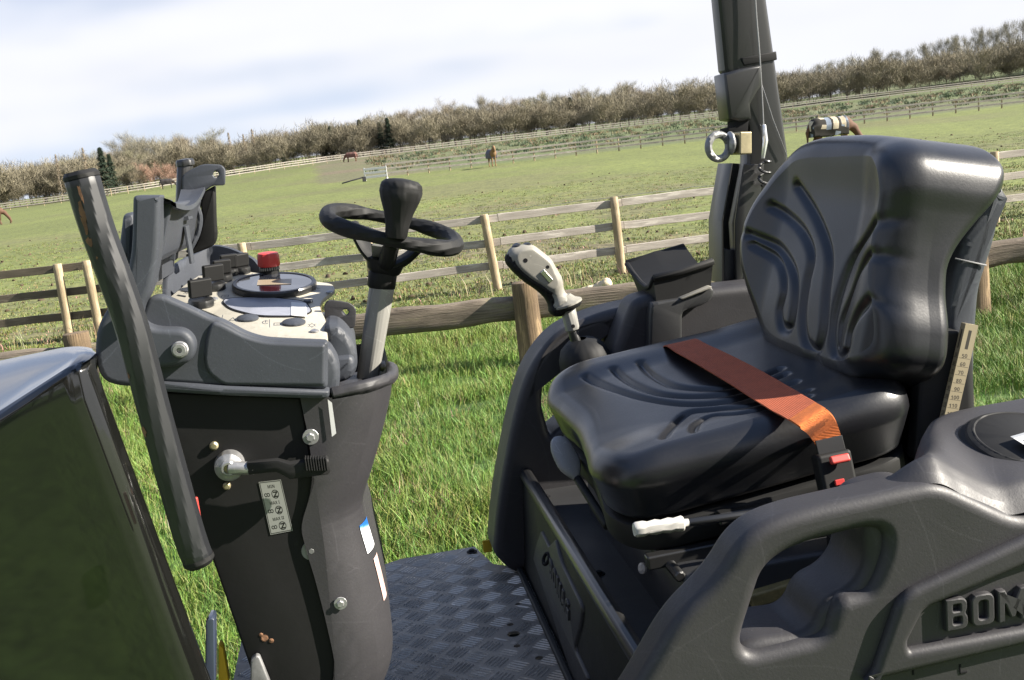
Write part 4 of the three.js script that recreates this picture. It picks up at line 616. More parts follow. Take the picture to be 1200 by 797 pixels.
{ // cushion
  const P0 = SC.FL.clone().add(SC.NL).add(SC.FR).add(SC.NR).multiplyScalar(.25); const f = SC.FL.clone().add(SC.NL).sub(SC.FR).sub(SC.NR).normalize(), l = SC.NL.clone().add(SC.NR).sub(SC.FL).sub(SC.FR).normalize(); l.addScaledVector(f, -l.dot(f)).normalize(); let n = l.clone().cross(f); if (n.y < 0) n.negate();
  SC.P0 = P0; SC.f = f; SC.l = l; SC.n = n;
  const toW = (s, t, o) => P0.clone().addScaledVector(f, s).addScaledVector(l, t).addScaledVector(n, o);
  const st = (px, py) => { const p = onPlane(px, py, P0, n).sub(P0); return [p.dot(f), p.dot(l)]; };
  const hl = SC.FL.clone().add(SC.NL).sub(SC.FR).sub(SC.NR).length() / 4, hw = SC.NL.clone().add(SC.NR).sub(SC.FL).sub(SC.FR).length() / 4;
  const W = hw + .030, F = hl + .035, outl = spline2([[F - .020, 0], [F - .012, W * .4], [F - .006, W * .72], [F * .84, W * .97], [F * .4, W * 1.02], [-F * .3, W], [-F * .85, W * .93], [-F, W * .6], [-F, 0], [-F, -W * .6], [-F * .85, -W * .93], [-F * .3, -W], [F * .4, -W * 1.02], [F * .84, -W * .97], [F - .006, -W * .72], [F - .012, -W * .4]], 560, true);
  const T6 = L => spline2(L.map(([x, y]) => st(600 + x / 3.32, 400 + y / 3.32)), 50);
  const gr = [T6([[285, 130], [400, 178], [530, 215], [690, 235], [830, 225], [960, 190], [1100, 150]]), T6([[395, 105], [470, 155], [580, 195], [720, 205], [860, 190], [1060, 120]]), T6([[500, 80], [560, 130], [640, 165], [760, 175], [880, 160], [1040, 100]]), T6([[592, 385], [640, 305], [690, 266], [780, 255], [930, 245], [1150, 190]]), T6([[708, 372], [724, 318], [775, 286], [900, 285], [1150, 225]])];
  const pil = pillow({ out: outl, c: [0, 0], R: .040, D: .104, taper: .016, Rb: .015, toW, nr: 170, front: (s, t, m) => { const a = Math.abs(t) / W, e = s / F; let o = .009 * smooth(.5, .8, a) - .004 - .012 * smooth(.55, 1, e) + .006 * smooth(-.3, -.9, e); const fd = 1 - smooth(.76, .86, m); for (const L of gr) { const d = polyDist(s, t, L); if (d < .04) o += -.0080 * groove(d, .0068) * fd; } return o; } });
  obj('cushion', pil, M.vinyl, SEAT);
  // pan and suspension below the cushion
  const pan = outl.filter((_, i) => i % 10 === 0).map(([s, t]) => [s * .93, t * .93, 0]); const ps = rpoly(pan), pg = new THREE.ExtrudeGeometry(ps, { depth: .03, bevelEnabled: true, bevelSize: .006, bevelThickness: .006, bevelSegments: 2 }); const bs = new THREE.Matrix4().makeBasis(f, l, f.clone().cross(l)).setPosition(P0.clone().addScaledVector(n, f.clone().cross(l).dot(n) > 0 ? -.148 : -.100)); pg.applyMatrix4(bs); obj('seat_pan', fin(pg, .6), M.rubber, SEAT);
  obj('suspension', [rbox(.42, .10, .40, .03, V(.34, 1.075, .49)), rbox(.40, .02, .43, .006, V(.34, 1.045, .49))], M.rubber, SEAT);
  obj('slide_rail', [rbox(.42, .022, .02, .004, on(870, 632, 'z', .74).add(V(.06, -.004, 0)), [0, 0, .03]), rbox(.15, .02, .02, .004, on(860, 612, 'z', .75).add(V(.05, .01, 0)))], M.steelGloss, SEAT);
  // height lever with pale paddle
  const c = on(664, 537, 'z', .42), e = on(655, 517, 'z', .40), g = on(676, 560, 'z', .44), ax = g.clone().sub(e).normalize();
  const sd = V(.25, .1, 1).cross(ax).normalize(), dn = sd.clone().cross(ax).normalize();
  obj('lever_paddle', nets(p => { const q = p.clone().sub(c), a = q.dot(ax), b = q.dot(sd), d = q.dot(dn), w = .0225 - .011 * smooth(.01, .05, a); return (Math.pow(Math.pow(Math.abs(a / .044), 2.4) + Math.pow(Math.abs(b / w), 2.4) + Math.pow(Math.abs(d / .009), 2.2), .42) - 1) * .009; }, c.clone().addScalar(-.06), c.clone().addScalar(.06), .0035), M.greyPlastic, SEAT);
  obj('lever_rod', sweep([g, on(690, 582, 'z', .48), on(712, 617, 'z', .58)], .0075, 10), M.rubber, SEAT);
  // ribbed pale adjuster grip
  const h0 = on(743, 621, 'z', .80), h1 = on(803, 613, 'z', .80), hd = h1.clone().sub(h0), hL = hd.length(), k = .0108; obj('adjuster_grip', turned([[0, 0], [k * .85, 0], [k, .003], [k * 1.02, hL * .18], [k * .84, hL * .27], [k * 1.02, hL * .42], [k * .84, hL * .53], [k * 1.02, hL * .68], [k * .86, hL * .78], [k * 1.05, hL * .93], [k * .9, hL * .96], [k * .55, hL * .97], [k * .5, hL * 1.12], [0, hL * 1.12]], h0, hd, 24, .9), M.ivory, SEAT);
  obj('adjuster_shaft', cyl(h1.clone().addScaledVector(hd, .05), h1.clone().addScaledVector(hd, 2.2), .006), M.steelGloss, SEAT);
  // weight scale at the back
  const tx = canvasTex(64, 512, (x, w, h) => { x.fillStyle = '#a3977a'; x.fillRect(0, 0, w, h); x.fillStyle = '#3a362e'; x.fillRect(22, 30, 16, 92); x.font = 'bold 26px sans-serif'; x.textAlign = 'center'; for (let i = 0; i < 9; i++) { x.save(); x.translate(30, 152 + i * 41); x.rotate(-.12); x.fillText(String(50 + i * 10), 0, 12); x.restore(); x.fillRect(4, 166 + i * 41, 56, 2); } });
  const a = on(1141, 379, 'z', .738), b = on(1113, 500, 'z', .738), L = a.distanceTo(b), bg = new THREE.BoxGeometry(.021, L, .012); const tg = std({ map: tx, roughness: .6 }); bg.rotateZ(Math.atan2(a.y - b.y, a.x - b.x) - Math.PI / 2); const md = a.clone().add(b).multiplyScalar(.5); bg.translate(md.x - .006, md.y, md.z); obj('weight_scale', bg, tg, SEAT);
  obj('back_hinge', [rbox(.10, .26, .42, .02, V(.60, 1.15, .49)), rbox(.06, .20, .03, .006, on(1093, 462, 'z', .715), [0, 0, -.12])], M.rubber, SEAT);
}
{ // seat belt
  const S = part('seat_belt', RR), lift = .017, pp = (px, py, o = lift) => onPlane(px, py, SC.P0.clone().addScaledVector(SC.n, o), SC.n);
  const Ls = [V(.30, 1.16, .19), pp(777, 406, .006), pp(795, 414), pp(850, 446), pp(900, 478), pp(927, 493, .020)], Rs = [V(.37, 1.17, .19), pp(812, 398, .006), pp(832, 405), pp(880, 428), pp(930, 456), pp(957, 472, .022)];
  const rib = (A, B, th, nm, mt, nu = 60) => { const ca = new THREE.CatmullRomCurve3(A, false, 'centripetal'), cb = new THREE.CatmullRomCurve3(B, false, 'centripetal'); let len = 0; const mk = o => (u, v) => ca.getPoint(u).lerp(cb.getPoint(u), v).addScaledVector(SC.n, o); const g = mergeAll([grid(nu, 6, mk(0)), grid(nu, 6, mk(-th)), grid(nu, 1, (u, v) => mk(v ? 0 : -th)(u, 0)), grid(nu, 1, (u, v) => mk(v ? 0 : -th)(u, 1))]); return obj(nm, g, mt, S); };
  rib(Ls, Rs, .0022, 'webbing', M.webbing);
  const L2 = [pp(925, 491, .0225), pp(938, 500, .0235), on(952, 514, 'z', .765), on(960, 528, 'z', .775)], R2 = [pp(955, 471, .0245), pp(968, 479, .025), on(980, 494, 'z', .770), on(987, 515, 'z', .778)];
  rib(L2, R2, .003, 'webbing_end', M.webbingEnd, 24);
  const t0 = on(973, 522, 'z', .780), b0 = on(979, 556, 'z', .790);
  obj('tongue', rbox(.042, .022, .003, .001, t0, [-.3, 0, .06]), M.steelGloss, S);
  obj('buckle', rbox(.054, .078, .026, .006, b0.clone().add(V(0, -.006, 0)), [-.22, .05, .05]), M.rubber, S);
  obj('release_button', rbox(.030, .012, .008, .003, on(984, 538, 'z', .806), [-.55, .05, .05]), M.redDull, S);
  obj('indicator', rbox(.014, .008, .004, .001, on(984, 565, 'z', .806), [-.2, 0, .05]), M.red, S);
  obj('stalk', rbox(.034, .13, .012, .004, b0.clone().add(V(.004, -.09, -.012))), M.rubber, S);
  obj('stalk_clip', rbox(.036, .008, .02, .002, on(985, 624, 'z', .80), [0, 0, .1]), M.steelGloss, S);
}
{ // armrest pad on its bracket
  const A = part('armrest', RR), Z = q => [720 + q[0] / 5.31, 270 + q[1] / 5.31];
  // sections along z: near end and far end of a trough; rim outline higher at the ends
  const zn = .10, zf = -.055;
  const prof = (pts, z) => pts.map(q => on(...Z(q), 'z', z));
  const nearTop = prof([[240, 285], [420, 245], [615, 180]], zn), nearBot = prof([[262, 448], [420, 415], [600, 345]], zn), farTop = prof([[70, 195], [250, 130], [435, 88]], zf), lowF = prof([[150, 385], [330, 330], [520, 280]], zf + .03);
  const cN = t => t < .5 ? nearTop[0].clone().lerp(nearTop[1], t * 2) : nearTop[1].clone().lerp(nearTop[2], t * 2 - 1), cF = t => t < .5 ? farTop[0].clone().lerp(farTop[1], t * 2) : farTop[1].clone().lerp(farTop[2], t * 2 - 1), bN = t => t < .5 ? nearBot[0].clone().lerp(nearBot[1], t * 2) : nearBot[1].clone().lerp(nearBot[2], t * 2 - 1), bF = t => t < .5 ? lowF[0].clone().lerp(lowF[1], t * 2) : lowF[1].clone().lerp(lowF[2], t * 2 - 1);
  const top = (u, v) => { const p = cN(u).lerp(cF(u), v); const q = v < .3 ? v / .3 : 1 - (v - .3) / .7; p.y -= .030 * Math.sin(Math.PI / 2 * Math.min(1, q)) ; return p; };
  const rim = .007;
  obj('pad', mergeAll([grid(24, 24, top), grid(24, 8, (u, v) => { const p = cN(u).lerp(bN(u), v); p.z += rim * Math.sin(Math.min(1, v * 6) * Math.PI) * (v < .17 ? 1 : 0); return p; }), grid(24, 8, (u, v) => cF(u).lerp(bF(u), v)), grid(24, 8, (v, w) => top(0, v).lerp(bN(0).lerp(bF(0), v), w)), grid(24, 8, (v, w) => top(1, v).lerp(bN(1).lerp(bF(1), v), w)), grid(4, 4, (u, v) => bN(u).lerp(bF(u), v))]), M.rubber, A);
  obj('pad_rim', [sweep([cN(0), cN(.5), cN(1)].map((p, i) => p.clone().add(V(0, -.004, 0))), .0075, 12), sweep([0, .15, .3, .5, .75, 1].map(v => top(0, v).add(V(.002, -.004, 0))), .006, 10), sweep([cF(0), cF(1)].map(p => p.clone().add(V(0, -.003, 0))), .006, 10)], M.rubber, A);
  const br = [[235, 455, .006], [250, 448, .01], [420, 420, .01], [600, 340, .012], [625, 380, .015], [610, 430, .02], [560, 465, .01], [440, 500, .012], [425, 520, .01], [422, 760, 0], [215, 760, 0], [222, 520, .01]].map(q => [...Z(q), q[2]]);
  obj('bracket', ext(br, .112, .05, .006, [], 3), M.steel, A);
  obj('pad_base', ext([[410, 424, .003], [598, 346, .006], [608, 350, .006], [604, 362, .006], [500, 402, .006], [425, 432, .003]].map(q => [...Z(q), q[2]]), .118, .06, .002), M.beige, A);
}
{ // travel lever
  const J = part('travel_lever', RR), z = .05, Z = (x, y, zz = z) => on(580 + x / 4.43, 270 + y / 4.43, 'z', zz), A = p => [p.x, p.y, p.z], mp = .00172;
  const h0 = A(Z(103, 128)), h1 = A(Z(165, 150)), h2 = A(Z(235, 205)), h3 = A(Z(292, 270)), h4 = A(Z(322, 340)), h5 = A(Z(340, 372));
  const f = p => { let d = cone(p, h0, h1, 9.2 * mp, 14.5 * mp); d = smin(d, cone(p, h1, h2, 15 * mp, 14.5 * mp), .025); d = smin(d, cone(p, h2, h3, 14.5 * mp, 11 * mp), .025); d = smin(d, cone(p, h3, h4, 11 * mp, 9 * mp), .02); d = smin(d, cone(p, h4, h5, 9.5 * mp, 14 * mp), .008); return Math.max(d, Math.abs(p.z - z) - 13 * mp); };
  const lo = Z(60, 60), hi = Z(420, 420), mn = V(Math.min(lo.x, hi.x) - .03, Math.min(lo.y, hi.y) - .03, z - .05), mx = V(Math.max(lo.x, hi.x) + .03, Math.max(lo.y, hi.y) + .03, z + .05);
  obj('grip', nets(f, mn, mx, .0036), M.beige, J);
  const off = [-.0052, -.0058]; obj('grip_inlay', nets(p => { const q = V(p.x - off[0], p.y - off[1], z + (p.z - z) * 1.12); let d = f(q); return Math.max(d, -(f(p) + .0008)); }, mn.clone().add(V(-.01, -.01, 0)), mx, .0036), M.rubber, J);
  const ca = Z(372, 380), up = Z(322, 300).sub(Z(395, 500)).normalize();
  obj('collar', turned([[0, -.006], [.026, -.006], [.033, -.002], [.033, .002], [.022, .008], [.014, .018], [0, .018]], ca, up.clone().lerp(V(-.2, 1, 0), .4), 32), M.beige, J);
  obj('collar_gasket', turned([[0, -.011], [.027, -.011], [.031, -.006], [.027, -.004], [0, -.004]], ca, up.clone().lerp(V(-.2, 1, 0), .4), 32), M.rubber, J);
  obj('shaft_sleeve', cyl(Z(378, 400), Z(405, 522), .0155, .0150, 24), M.column, J); obj('sleeve_screw', turned([[0, 0], [.004, 0], [.004, .003], [0, .003]], Z(405, 497, z + .015), ZN, 12), M.dark, J);
  obj('shaft', cyl(Z(400, 510), Z(432, 610), .0105, .0115), M.steelGloss, J);
  const bc = Z(470, 690, z - .0); obj('boot', turned([[.012, .055], [.030, .050], [.046, .036], [.054, .015], [.055, -.02], [.050, -.05], [0, -.055]], bc, V(-.12, 1, .12), 40, 1.2), M.rubber, J);
  for (const [x, y] of [[113, 84], [167, 80]]) obj('button', turned([[0, 0], [.0095, 0], [.0095, .005], [.006, .008], [0, .0085]], Z(x, y + 6), V(-.35, 1, .25), 18), M.steelGloss, J);
  obj('rocker_switch', rbox(.011, .030, .006, .0015, Z(268, 238, z + .0225), [0, 0, .62]), M.chrome, J);
  for (const [x, y, r] of [[158, 156, .0045], [273, 190, .0036]]) obj('socket', turned([[0, 0], [r, 0], [r, .0015], [0, .0015]], Z(x, y, z + .0212), ZN, 16), M.dark, J);
}
{ // roll-over post
  const G = part('roll_over_post', RR), z = -.02;
  const up = (px, y) => { const p = on(px, 0, 'z', z); return p; };
  const tl = on(842, 0, 'z', z), bl = on(850, 82, 'z', z), tr = on(900, 0, 'z', z), r2 = on(925, 180, 'z', z), dl = tl.clone().sub(bl).multiplyScalar(3 / (82 / 82)), dr = tr.clone().sub(r2);
  const T1 = tl.clone().addScaledVector(tl.clone().sub(bl), 3.2), T2 = tr.clone().addScaledVector(dr, 3.2 * 82 / 180);
  const P = [[T1.x, T1.y, 0], [T2.x, T2.y, 0], ...pxPoly([[900, 0], [925, 180], [935, 335], [866, 335], [862, 262], [876, 190], [876, 150], [856, 90], [850, 82]], z)];
  obj('post', extM(P, z, .055, .014, [], 3, .5), M.steelGloss, G);
  // front channel flange: open U at the foot
  const Z = (x, y) => [830 + x / 3.79, 130 + y / 3.79];
  obj('channel_side', ext([[106, 232], [172, 236], [172, 240], [160, 250], [122, 500], [124, 770], [64, 768], [60, 490]].map(q => [...Z(...q), 0]), z - .075, .008, .001), M.steel, G);
  obj('channel_web', [ext([[104, 232], [60, 490], [62, 768], [68, 768], [66, 492], [110, 234]].map(q => [...Z(...q), 0]), z + .004, .085, .001)], M.steelGloss, G);
  obj('channel_front', ext([[160, 236], [122, 498], [124, 770], [150, 772], [170, 600], [230, 400], [250, 236]].map(q => [...Z(...q), 0]), z + .006, .012, .002), M.steelGloss, G);
  obj('foot_block', ext([[70, 612], [120, 620], [122, 772], [66, 770]].map(q => [...Z(...q), 0]), z - .01, .06, .003), M.steel, G);
  // hinge sleeve
  obj('hinge_sleeve', ext([[849, 86, .003], [869, 80, .006], [892, 76, .006], [893, 100, .004], [880, 122, .002], [881, 140, .002], [868, 142, .002], [855, 140, .003]], z + .020, .07, .006), M.steelGloss, G);
  obj('hinge_tongue', ext([[862, 138], [878, 138], [876, 158], [868, 160], [853, 158], [853, 150], [862, 148]].map(q => [...q, 0]), z + .012, .05, .002), M.dark, G);
  obj('sleeve_strap', ext([[868, 68, .002], [910, 60, .002], [911, 70, .002], [872, 77, .002]], z + .003, .095, .002), M.rubber, G);
  // eye bolt with square nut
  const ec = on(842, 172, 'z', z + .055), en = V(.25, 0, 1).normalize(); obj('eye_bolt', [torusAt(ec, en, .0248, .0078, 40, 14), cyl(on(856, 168, 'z', z + .05), on(872, 166, 'z', z + .05), .012)], M.zincDull, G);
  obj('bolt_washer', [cyl(on(853, 168, 'z', z + .05), on(859, 167.5, 'z', z + .05), .024, .024, 28)], M.zinc, G);
  obj('square_nut', rbox(.028, .046, .045, .003, on(868, 168, 'z', z + .05), [.0, .15, -.08]), M.brass, G);
  // aerial wire, tape and coiled lead
  obj('aerial_wire', sweep([on(883, -60, 'z', z + .012), on(886, 10, 'z', z + .012), on(890, 60, 'z', z + .014), on(893, 110, 'z', z + .012), on(895, 150, 'z', z + .012)], .0016, 6, { res: 24 }), M.greyPlastic, G);
  obj('thin_wire', sweep([on(893, 100, 'z', z + .010), on(906, 140, 'z', z + .008), on(922, 182, 'z', z + .006)], .0009, 5), M.greyPlastic, G);
  obj('tape', sweep([on(895, 146, 'z', z + .014), on(897, 165, 'z', z + .014), on(894, 186, 'z', z + .014)], [.005, .006, .004], 8), std({ color: new THREE.Color(.85, .85, .86), roughness: .15, metalness: .5 }), G);
  const co = []; for (let i = 0; i <= 40; i++) { const t = i / 40, a = t * 6.28 * 2.6; co.push(on(896 + 6.5 * Math.sin(a), 186 + 34 * t + 2.5 * Math.cos(a), 'z', z + .022 + .006 * Math.cos(a))); } obj('coiled_lead', sweep(co, .0034, 8), M.steelGloss, G);
}

// ------------------------------------------------------------------ steering console
const CON = part('console', RR); CON.userData.label = 'grey black steering console with cream switch panel';
const CZ = .775;                                                  // plane of its near side
const dN = V(.10, 1, .158).normalize(), dP = V(-.323, 1.43, .72);  // switch panel plane
const onDash = (px, py, o = 0) => onPlane(px, py, dP.clone().addScaledVector(dN, o), dN);
const dX = V(1, 0, 0).addScaledVector(dN, -dN.x).normalize(), dZ = dX.clone().cross(dN).normalize();
const d2 = (px, py) => { const p = onDash(px, py).sub(dP); return [p.dot(dX), -p.dot(dZ)]; };
const dashM = o => new THREE.Matrix4().makeBasis(dX, dZ.clone().negate(), dN).setPosition(dP.clone().addScaledVector(dN, o));
{
  const Q = (x, y) => [190 + x / 5.695, 270 + y / 5.695];          // enlargement of the panel
  // cream panel
  const pp = [[60, 450, .004], [180, 350, .02], [320, 262, .02], [480, 268, .02], [700, 300, .01], [1130, 362, .012], [1150, 400, .01], [1060, 468, .015], [1045, 520, .02], [1085, 600, .02], [1100, 735, .008], [640, 708, .02], [520, 665, .03], [380, 575, .02]].map(([x, y, r]) => [...d2(...Q(x, y)), r]);
  const g = new THREE.ExtrudeGeometry(rpoly(pp), { depth: .004, bevelEnabled: true, bevelSize: .0015, bevelThickness: .0015, bevelSegments: 2, curveSegments: 8 }); g.applyMatrix4(dashM(-.004)); {
    const pg = fin(g, .5), P = pg.attributes.position, U = pg.attributes.uv, w = V(), xs = pp.map(p => p[0]), ys = pp.map(p => p[1]), x0 = Math.min(...xs), x1 = Math.max(...xs), y0 = Math.min(...ys), y1 = Math.max(...ys); for (let i = 0; i < P.count; i++) { w.fromBufferAttribute(P, i).sub(dP); U.setXY(i, (w.dot(dX) - x0) / (x1 - x0), (-w.dot(dZ) - y0) / (y1 - y0)); }
    const tx = canvasTex(1024, 1024, (x, W, H) => { const r = rng(31); x.fillStyle = '#a8a396'; x.fillRect(0, 0, W, H); for (let i = 0; i < 2600; i++) { x.fillStyle = r() < .5 ? 'rgba(90,80,65,.06)' : 'rgba(225,222,212,.07)'; const a = 3 + 30 * r() * r(); x.fillRect(r() * W, r() * H, a, a * (.3 + r())); } for (let i = 0; i < 500; i++) { x.fillStyle = 'rgba(60,52,44,.35)'; x.fillRect(r() * W, r() * H, 2, 2); }
      const pos = (qx, qy) => { const [a, b] = d2(...Q(qx, qy)); return [(a - x0) / (x1 - x0) * W, (1 - (b - y0) / (y1 - y0)) * H]; }; x.strokeStyle = '#3c3f45'; x.fillStyle = '#3c3f45'; x.lineWidth = 5;
      const icon = (qx, qy, k) => { const [a, b] = pos(qx, qy); x.save(); x.translate(a, b); if (k === 0) { x.beginPath(); x.arc(0, 0, 18, .6, 5.6); x.stroke(); x.beginPath(); x.moveTo(0, -24); x.lineTo(0, 4); x.stroke(); } else if (k === 1) { x.strokeRect(-20, -14, 40, 28); x.beginPath(); x.moveTo(-8, 0); x.lineTo(8, 0); x.stroke(); } else if (k === 2) { x.beginPath(); x.moveTo(0, -20); x.lineTo(18, 14); x.lineTo(-18, 14); x.closePath(); x.stroke(); } else { x.beginPath(); x.arc(0, 0, 15, 0, 7); x.stroke(); for (let i = 0; i < 6; i++) { x.rotate(1.047); x.beginPath(); x.moveTo(0, -20); x.lineTo(0, -28); x.stroke(); } } x.restore(); };
      for (const [a, b, k] of [[690, 620, 0], [770, 632, 1], [470, 600, 2], [1000, 640, 3], [220, 380, 0], [170, 420, 3], [250, 345, 1], [310, 300, 2], [340, 470, 0], [420, 445, 1], [600, 305, 3], [1040, 400, 0], [880, 340, 2]]) icon(a, b, k);
      for (const [a, b, c, d] of [[716, 600, 718, 655], [405, 570, 400, 590]]) { const p = pos(a, b), q = pos(c, d); x.lineWidth = 4; x.beginPath(); x.moveTo(...p); x.lineTo(...q); x.stroke(); }
      for (const [a, b] of [[348, 398], [405, 340], [450, 300], [530, 288], [262, 510]]) { const [u, v] = pos(a, b); x.lineWidth = 4; x.beginPath(); x.arc(u, v, 66, 3.4, 6.0); x.stroke(); for (let i = 0; i < 5; i++) { const t = 3.4 + i * .65; x.beginPath(); x.moveTo(u + 70 * Math.cos(t), v + 70 * Math.sin(t)); x.lineTo(u + 84 * Math.cos(t), v + 84 * Math.sin(t)); x.stroke(); } } });
    obj('switch_panel', pg, std({ map: tx, roughness: .5 }), CON); }
  // printed grey field and labels on the panel
  const circ = (x, y) => onDash(...Q(x, y));
  const plaque = (nm, pts, o, mt, d = .0008) => { const e = new THREE.ExtrudeGeometry(rpoly(pts.map(([x, y, r]) => [...d2(...Q(x, y)), r || 0])), { depth: d, bevelEnabled: false, curveSegments: 12 }); e.applyMatrix4(dashM(o)); return obj(nm, fin(e, .5), mt, CON); };
  plaque('printed_field', [[395, 490, .012], [430, 460, .02], [700, 455, .02], [960, 480, .02], [1010, 560, .015], [900, 590, .02], [640, 590, .02], [450, 540, .02]], .0022, M.dark);
  plaque('printed_field', [[405, 490, .012], [436, 466, .02], [700, 461, .02], [952, 486, .02], [1000, 558, .015], [898, 584, .02], [640, 583, .02], [456, 535, .02]], .0029, std({ map: wornTex(81, .27, { tint: [.92, .96, 1.1], m: .15, patch: .25, scr: 60 }), roughness: .4 }));
  plaque('label', [[862, 497], [962, 505], [968, 596], [862, 586]], .0038, M.white);
  plaque('warning_sticker', [[655, 300, .003], [810, 318, .003], [835, 335, .003], [690, 345, .003], [630, 325, .003]], .0022, M.yellow);
  for (const [a, b] of [[200, 380], [205, 345], [105, 440], [130, 410], [240, 325]]) plaque('print_mark', [[a, b], [a + 55, b + 8], [a + 53, b + 13], [a - 2, b + 4]], .0022, M.steel);
  // big round display
  const gc = circ(752, 392), gr = circ(1020, 430).distanceTo(circ(485, 375)) / 2 * .92; const G = part('display', RR);
  obj('bezel_ring', turned([[0, .003], [gr, .003], [gr, .010], [gr * .975, .0125], [gr * .90, .0125], [gr * .88, .0105], [0, .0105]], gc, dN, 64, .5), M.steelGloss, G);
  obj('glass', turned([[0, .0112], [gr * .885, .0112], [gr * .885, .0106], [0, .0106]], gc, dN, 64, .5), M.glassDark, G);
  const sm = new THREE.PlaneGeometry(gr * .8, gr * .5); sm.applyMatrix4(dashM(.0119).setPosition(gc.clone().addScaledVector(dN, .0119))); obj('screen', sm, std({ map: wornTex(82, .24, { tint: [1.15, .92, .62], patch: .5, m: .05 }), roughness: .35 }), G);
  // emergency stop
  const ec = circ(722, 325), E = part('emergency_stop', RR), up = dN.clone().lerp(V(.02, 1, -.02), .5).normalize(), er = .0168;
  obj('collar', turned([[0, 0], [er * .92, 0], [er * .92, .018], [er * .88, .0185], [er * .88, .024], [0, .024]], ec, up, 40, .5), M.rubber, E);
  const kn = []; for (let i = 0; i < 26; i++) { const a = i / 26 * 6.283, b = V(Math.cos(a), 0, Math.sin(a)).multiplyScalar(er * .93); kn.push(rbox(.0022, .005, .0022, .0006, ec.clone().add(b).addScaledVector(up, .0175))); } obj('collar_teeth', kn, M.beige, E);
  obj('base_ring', turned([[0, 0], [er * 1.0, 0], [er * 1.0, .006], [er * .9, .009], [0, .009]], ec, up, 40), M.beige, E);
  obj('push_button', turned([[0, .022], [er * 1.02, .022], [er * 1.09, .025], [er * 1.05, .039], [er * .97, .0435], [er * .7, .0445], [0, .0455]], ec, up, 40, .5), M.red, E);
  // rotary switches
  const knob = (x, y, s, turn) => { const K = part('rotary_switch', RR), c = circ(x, y), r = .0145 * s; obj('skirt', turned([[0, .002], [r, .002], [r, .010], [r * .94, .0125], [0, .0125]], c, dN, 30, .5), M.steelGloss, K); const b = rbox(r * 1.85, .021 * s, r * .55, .0025); b.rotateY(turn); b.translate(0, .0225 * s, 0); b.applyQuaternion(new THREE.Quaternion().setFromUnitVectors(YN, dN)); b.translate(c.x, c.y, c.z); obj('handle', b, M.rubber, K); };
  knob(348, 398, 1.25, .5); knob(405, 340, 1.1, .4); knob(450, 300, 1.1, .4); knob(530, 288, 1.05, .6); knob(262, 510, 1.3, .5);
  // flat push buttons and panel screws
  for (const [x, y, r] of [[572, 600, .0155], [880, 628, .0165], [968, 362, .0115], [975, 487, .007]]) obj('flat_button', turned([[0, .002], [r, .002], [r, .0045], [r * .9, .0055], [0, .0058]], circ(x, y), dN, 30, .6), M.bezel, CON);
  for (const [x, y] of [[1018, 685], [348, 470], [1120, 425]]) obj('panel_screw', turned([[0, .002], [.006, .002], [.006, .004], [.003, .0055], [0, .0055]], circ(x, y), dN, 16), M.zinc, CON);
  // raised wall round the panel: front and far sides
  const path = [[20, 462, 0, 455], [60, 420, 5, 330], [150, 350, 70, 235], [240, 290, 190, 170], [330, 262, 300, 122], [400, 262, 365, 106], [470, 268, 450, 118], [560, 278, 560, 160], [640, 288, 640, 205], [680, 300, 690, 262]];
  const lo = [], hi = []; for (const [a, b, c, d] of path) { const p = onDash(...Q(a, b), -.006); lo.push(p); hi.push(on(...Q(c, d), 'z', p.z)); }
  const cl = new THREE.CatmullRomCurve3(lo, false, 'centripetal'), ch = new THREE.CatmullRomCurve3(hi, false, 'centripetal'), tk = .009;
  const outw = u => { const t = cl.getTangent(Math.min(.999, u)); return V(t.z, 0, -t.x).normalize().multiplyScalar(1); };
  const s0 = outw(.5), sg = s0.x < 0 ? 1 : -1;
  const wl = grid(60, 14, (u, v) => { const a = cl.getPoint(u), b = ch.getPoint(u), o = outw(u).multiplyScalar(sg); if (v < .4) return a.clone().lerp(b, v / .4); if (v < .6) { const q = (v - .4) / .2 * Math.PI; return b.clone().addScaledVector(o, tk * .5 * (1 - Math.cos(q))).add(V(0, tk * .35 * Math.sin(q), 0)); } return b.clone().lerp(a, (v - .6) / .4).addScaledVector(o, tk).add(V(0, -.06 * (v - .6) / .4, 0)); }, false, 1.0);
  obj('panel_wall', wl, M.bezel, CON);
}
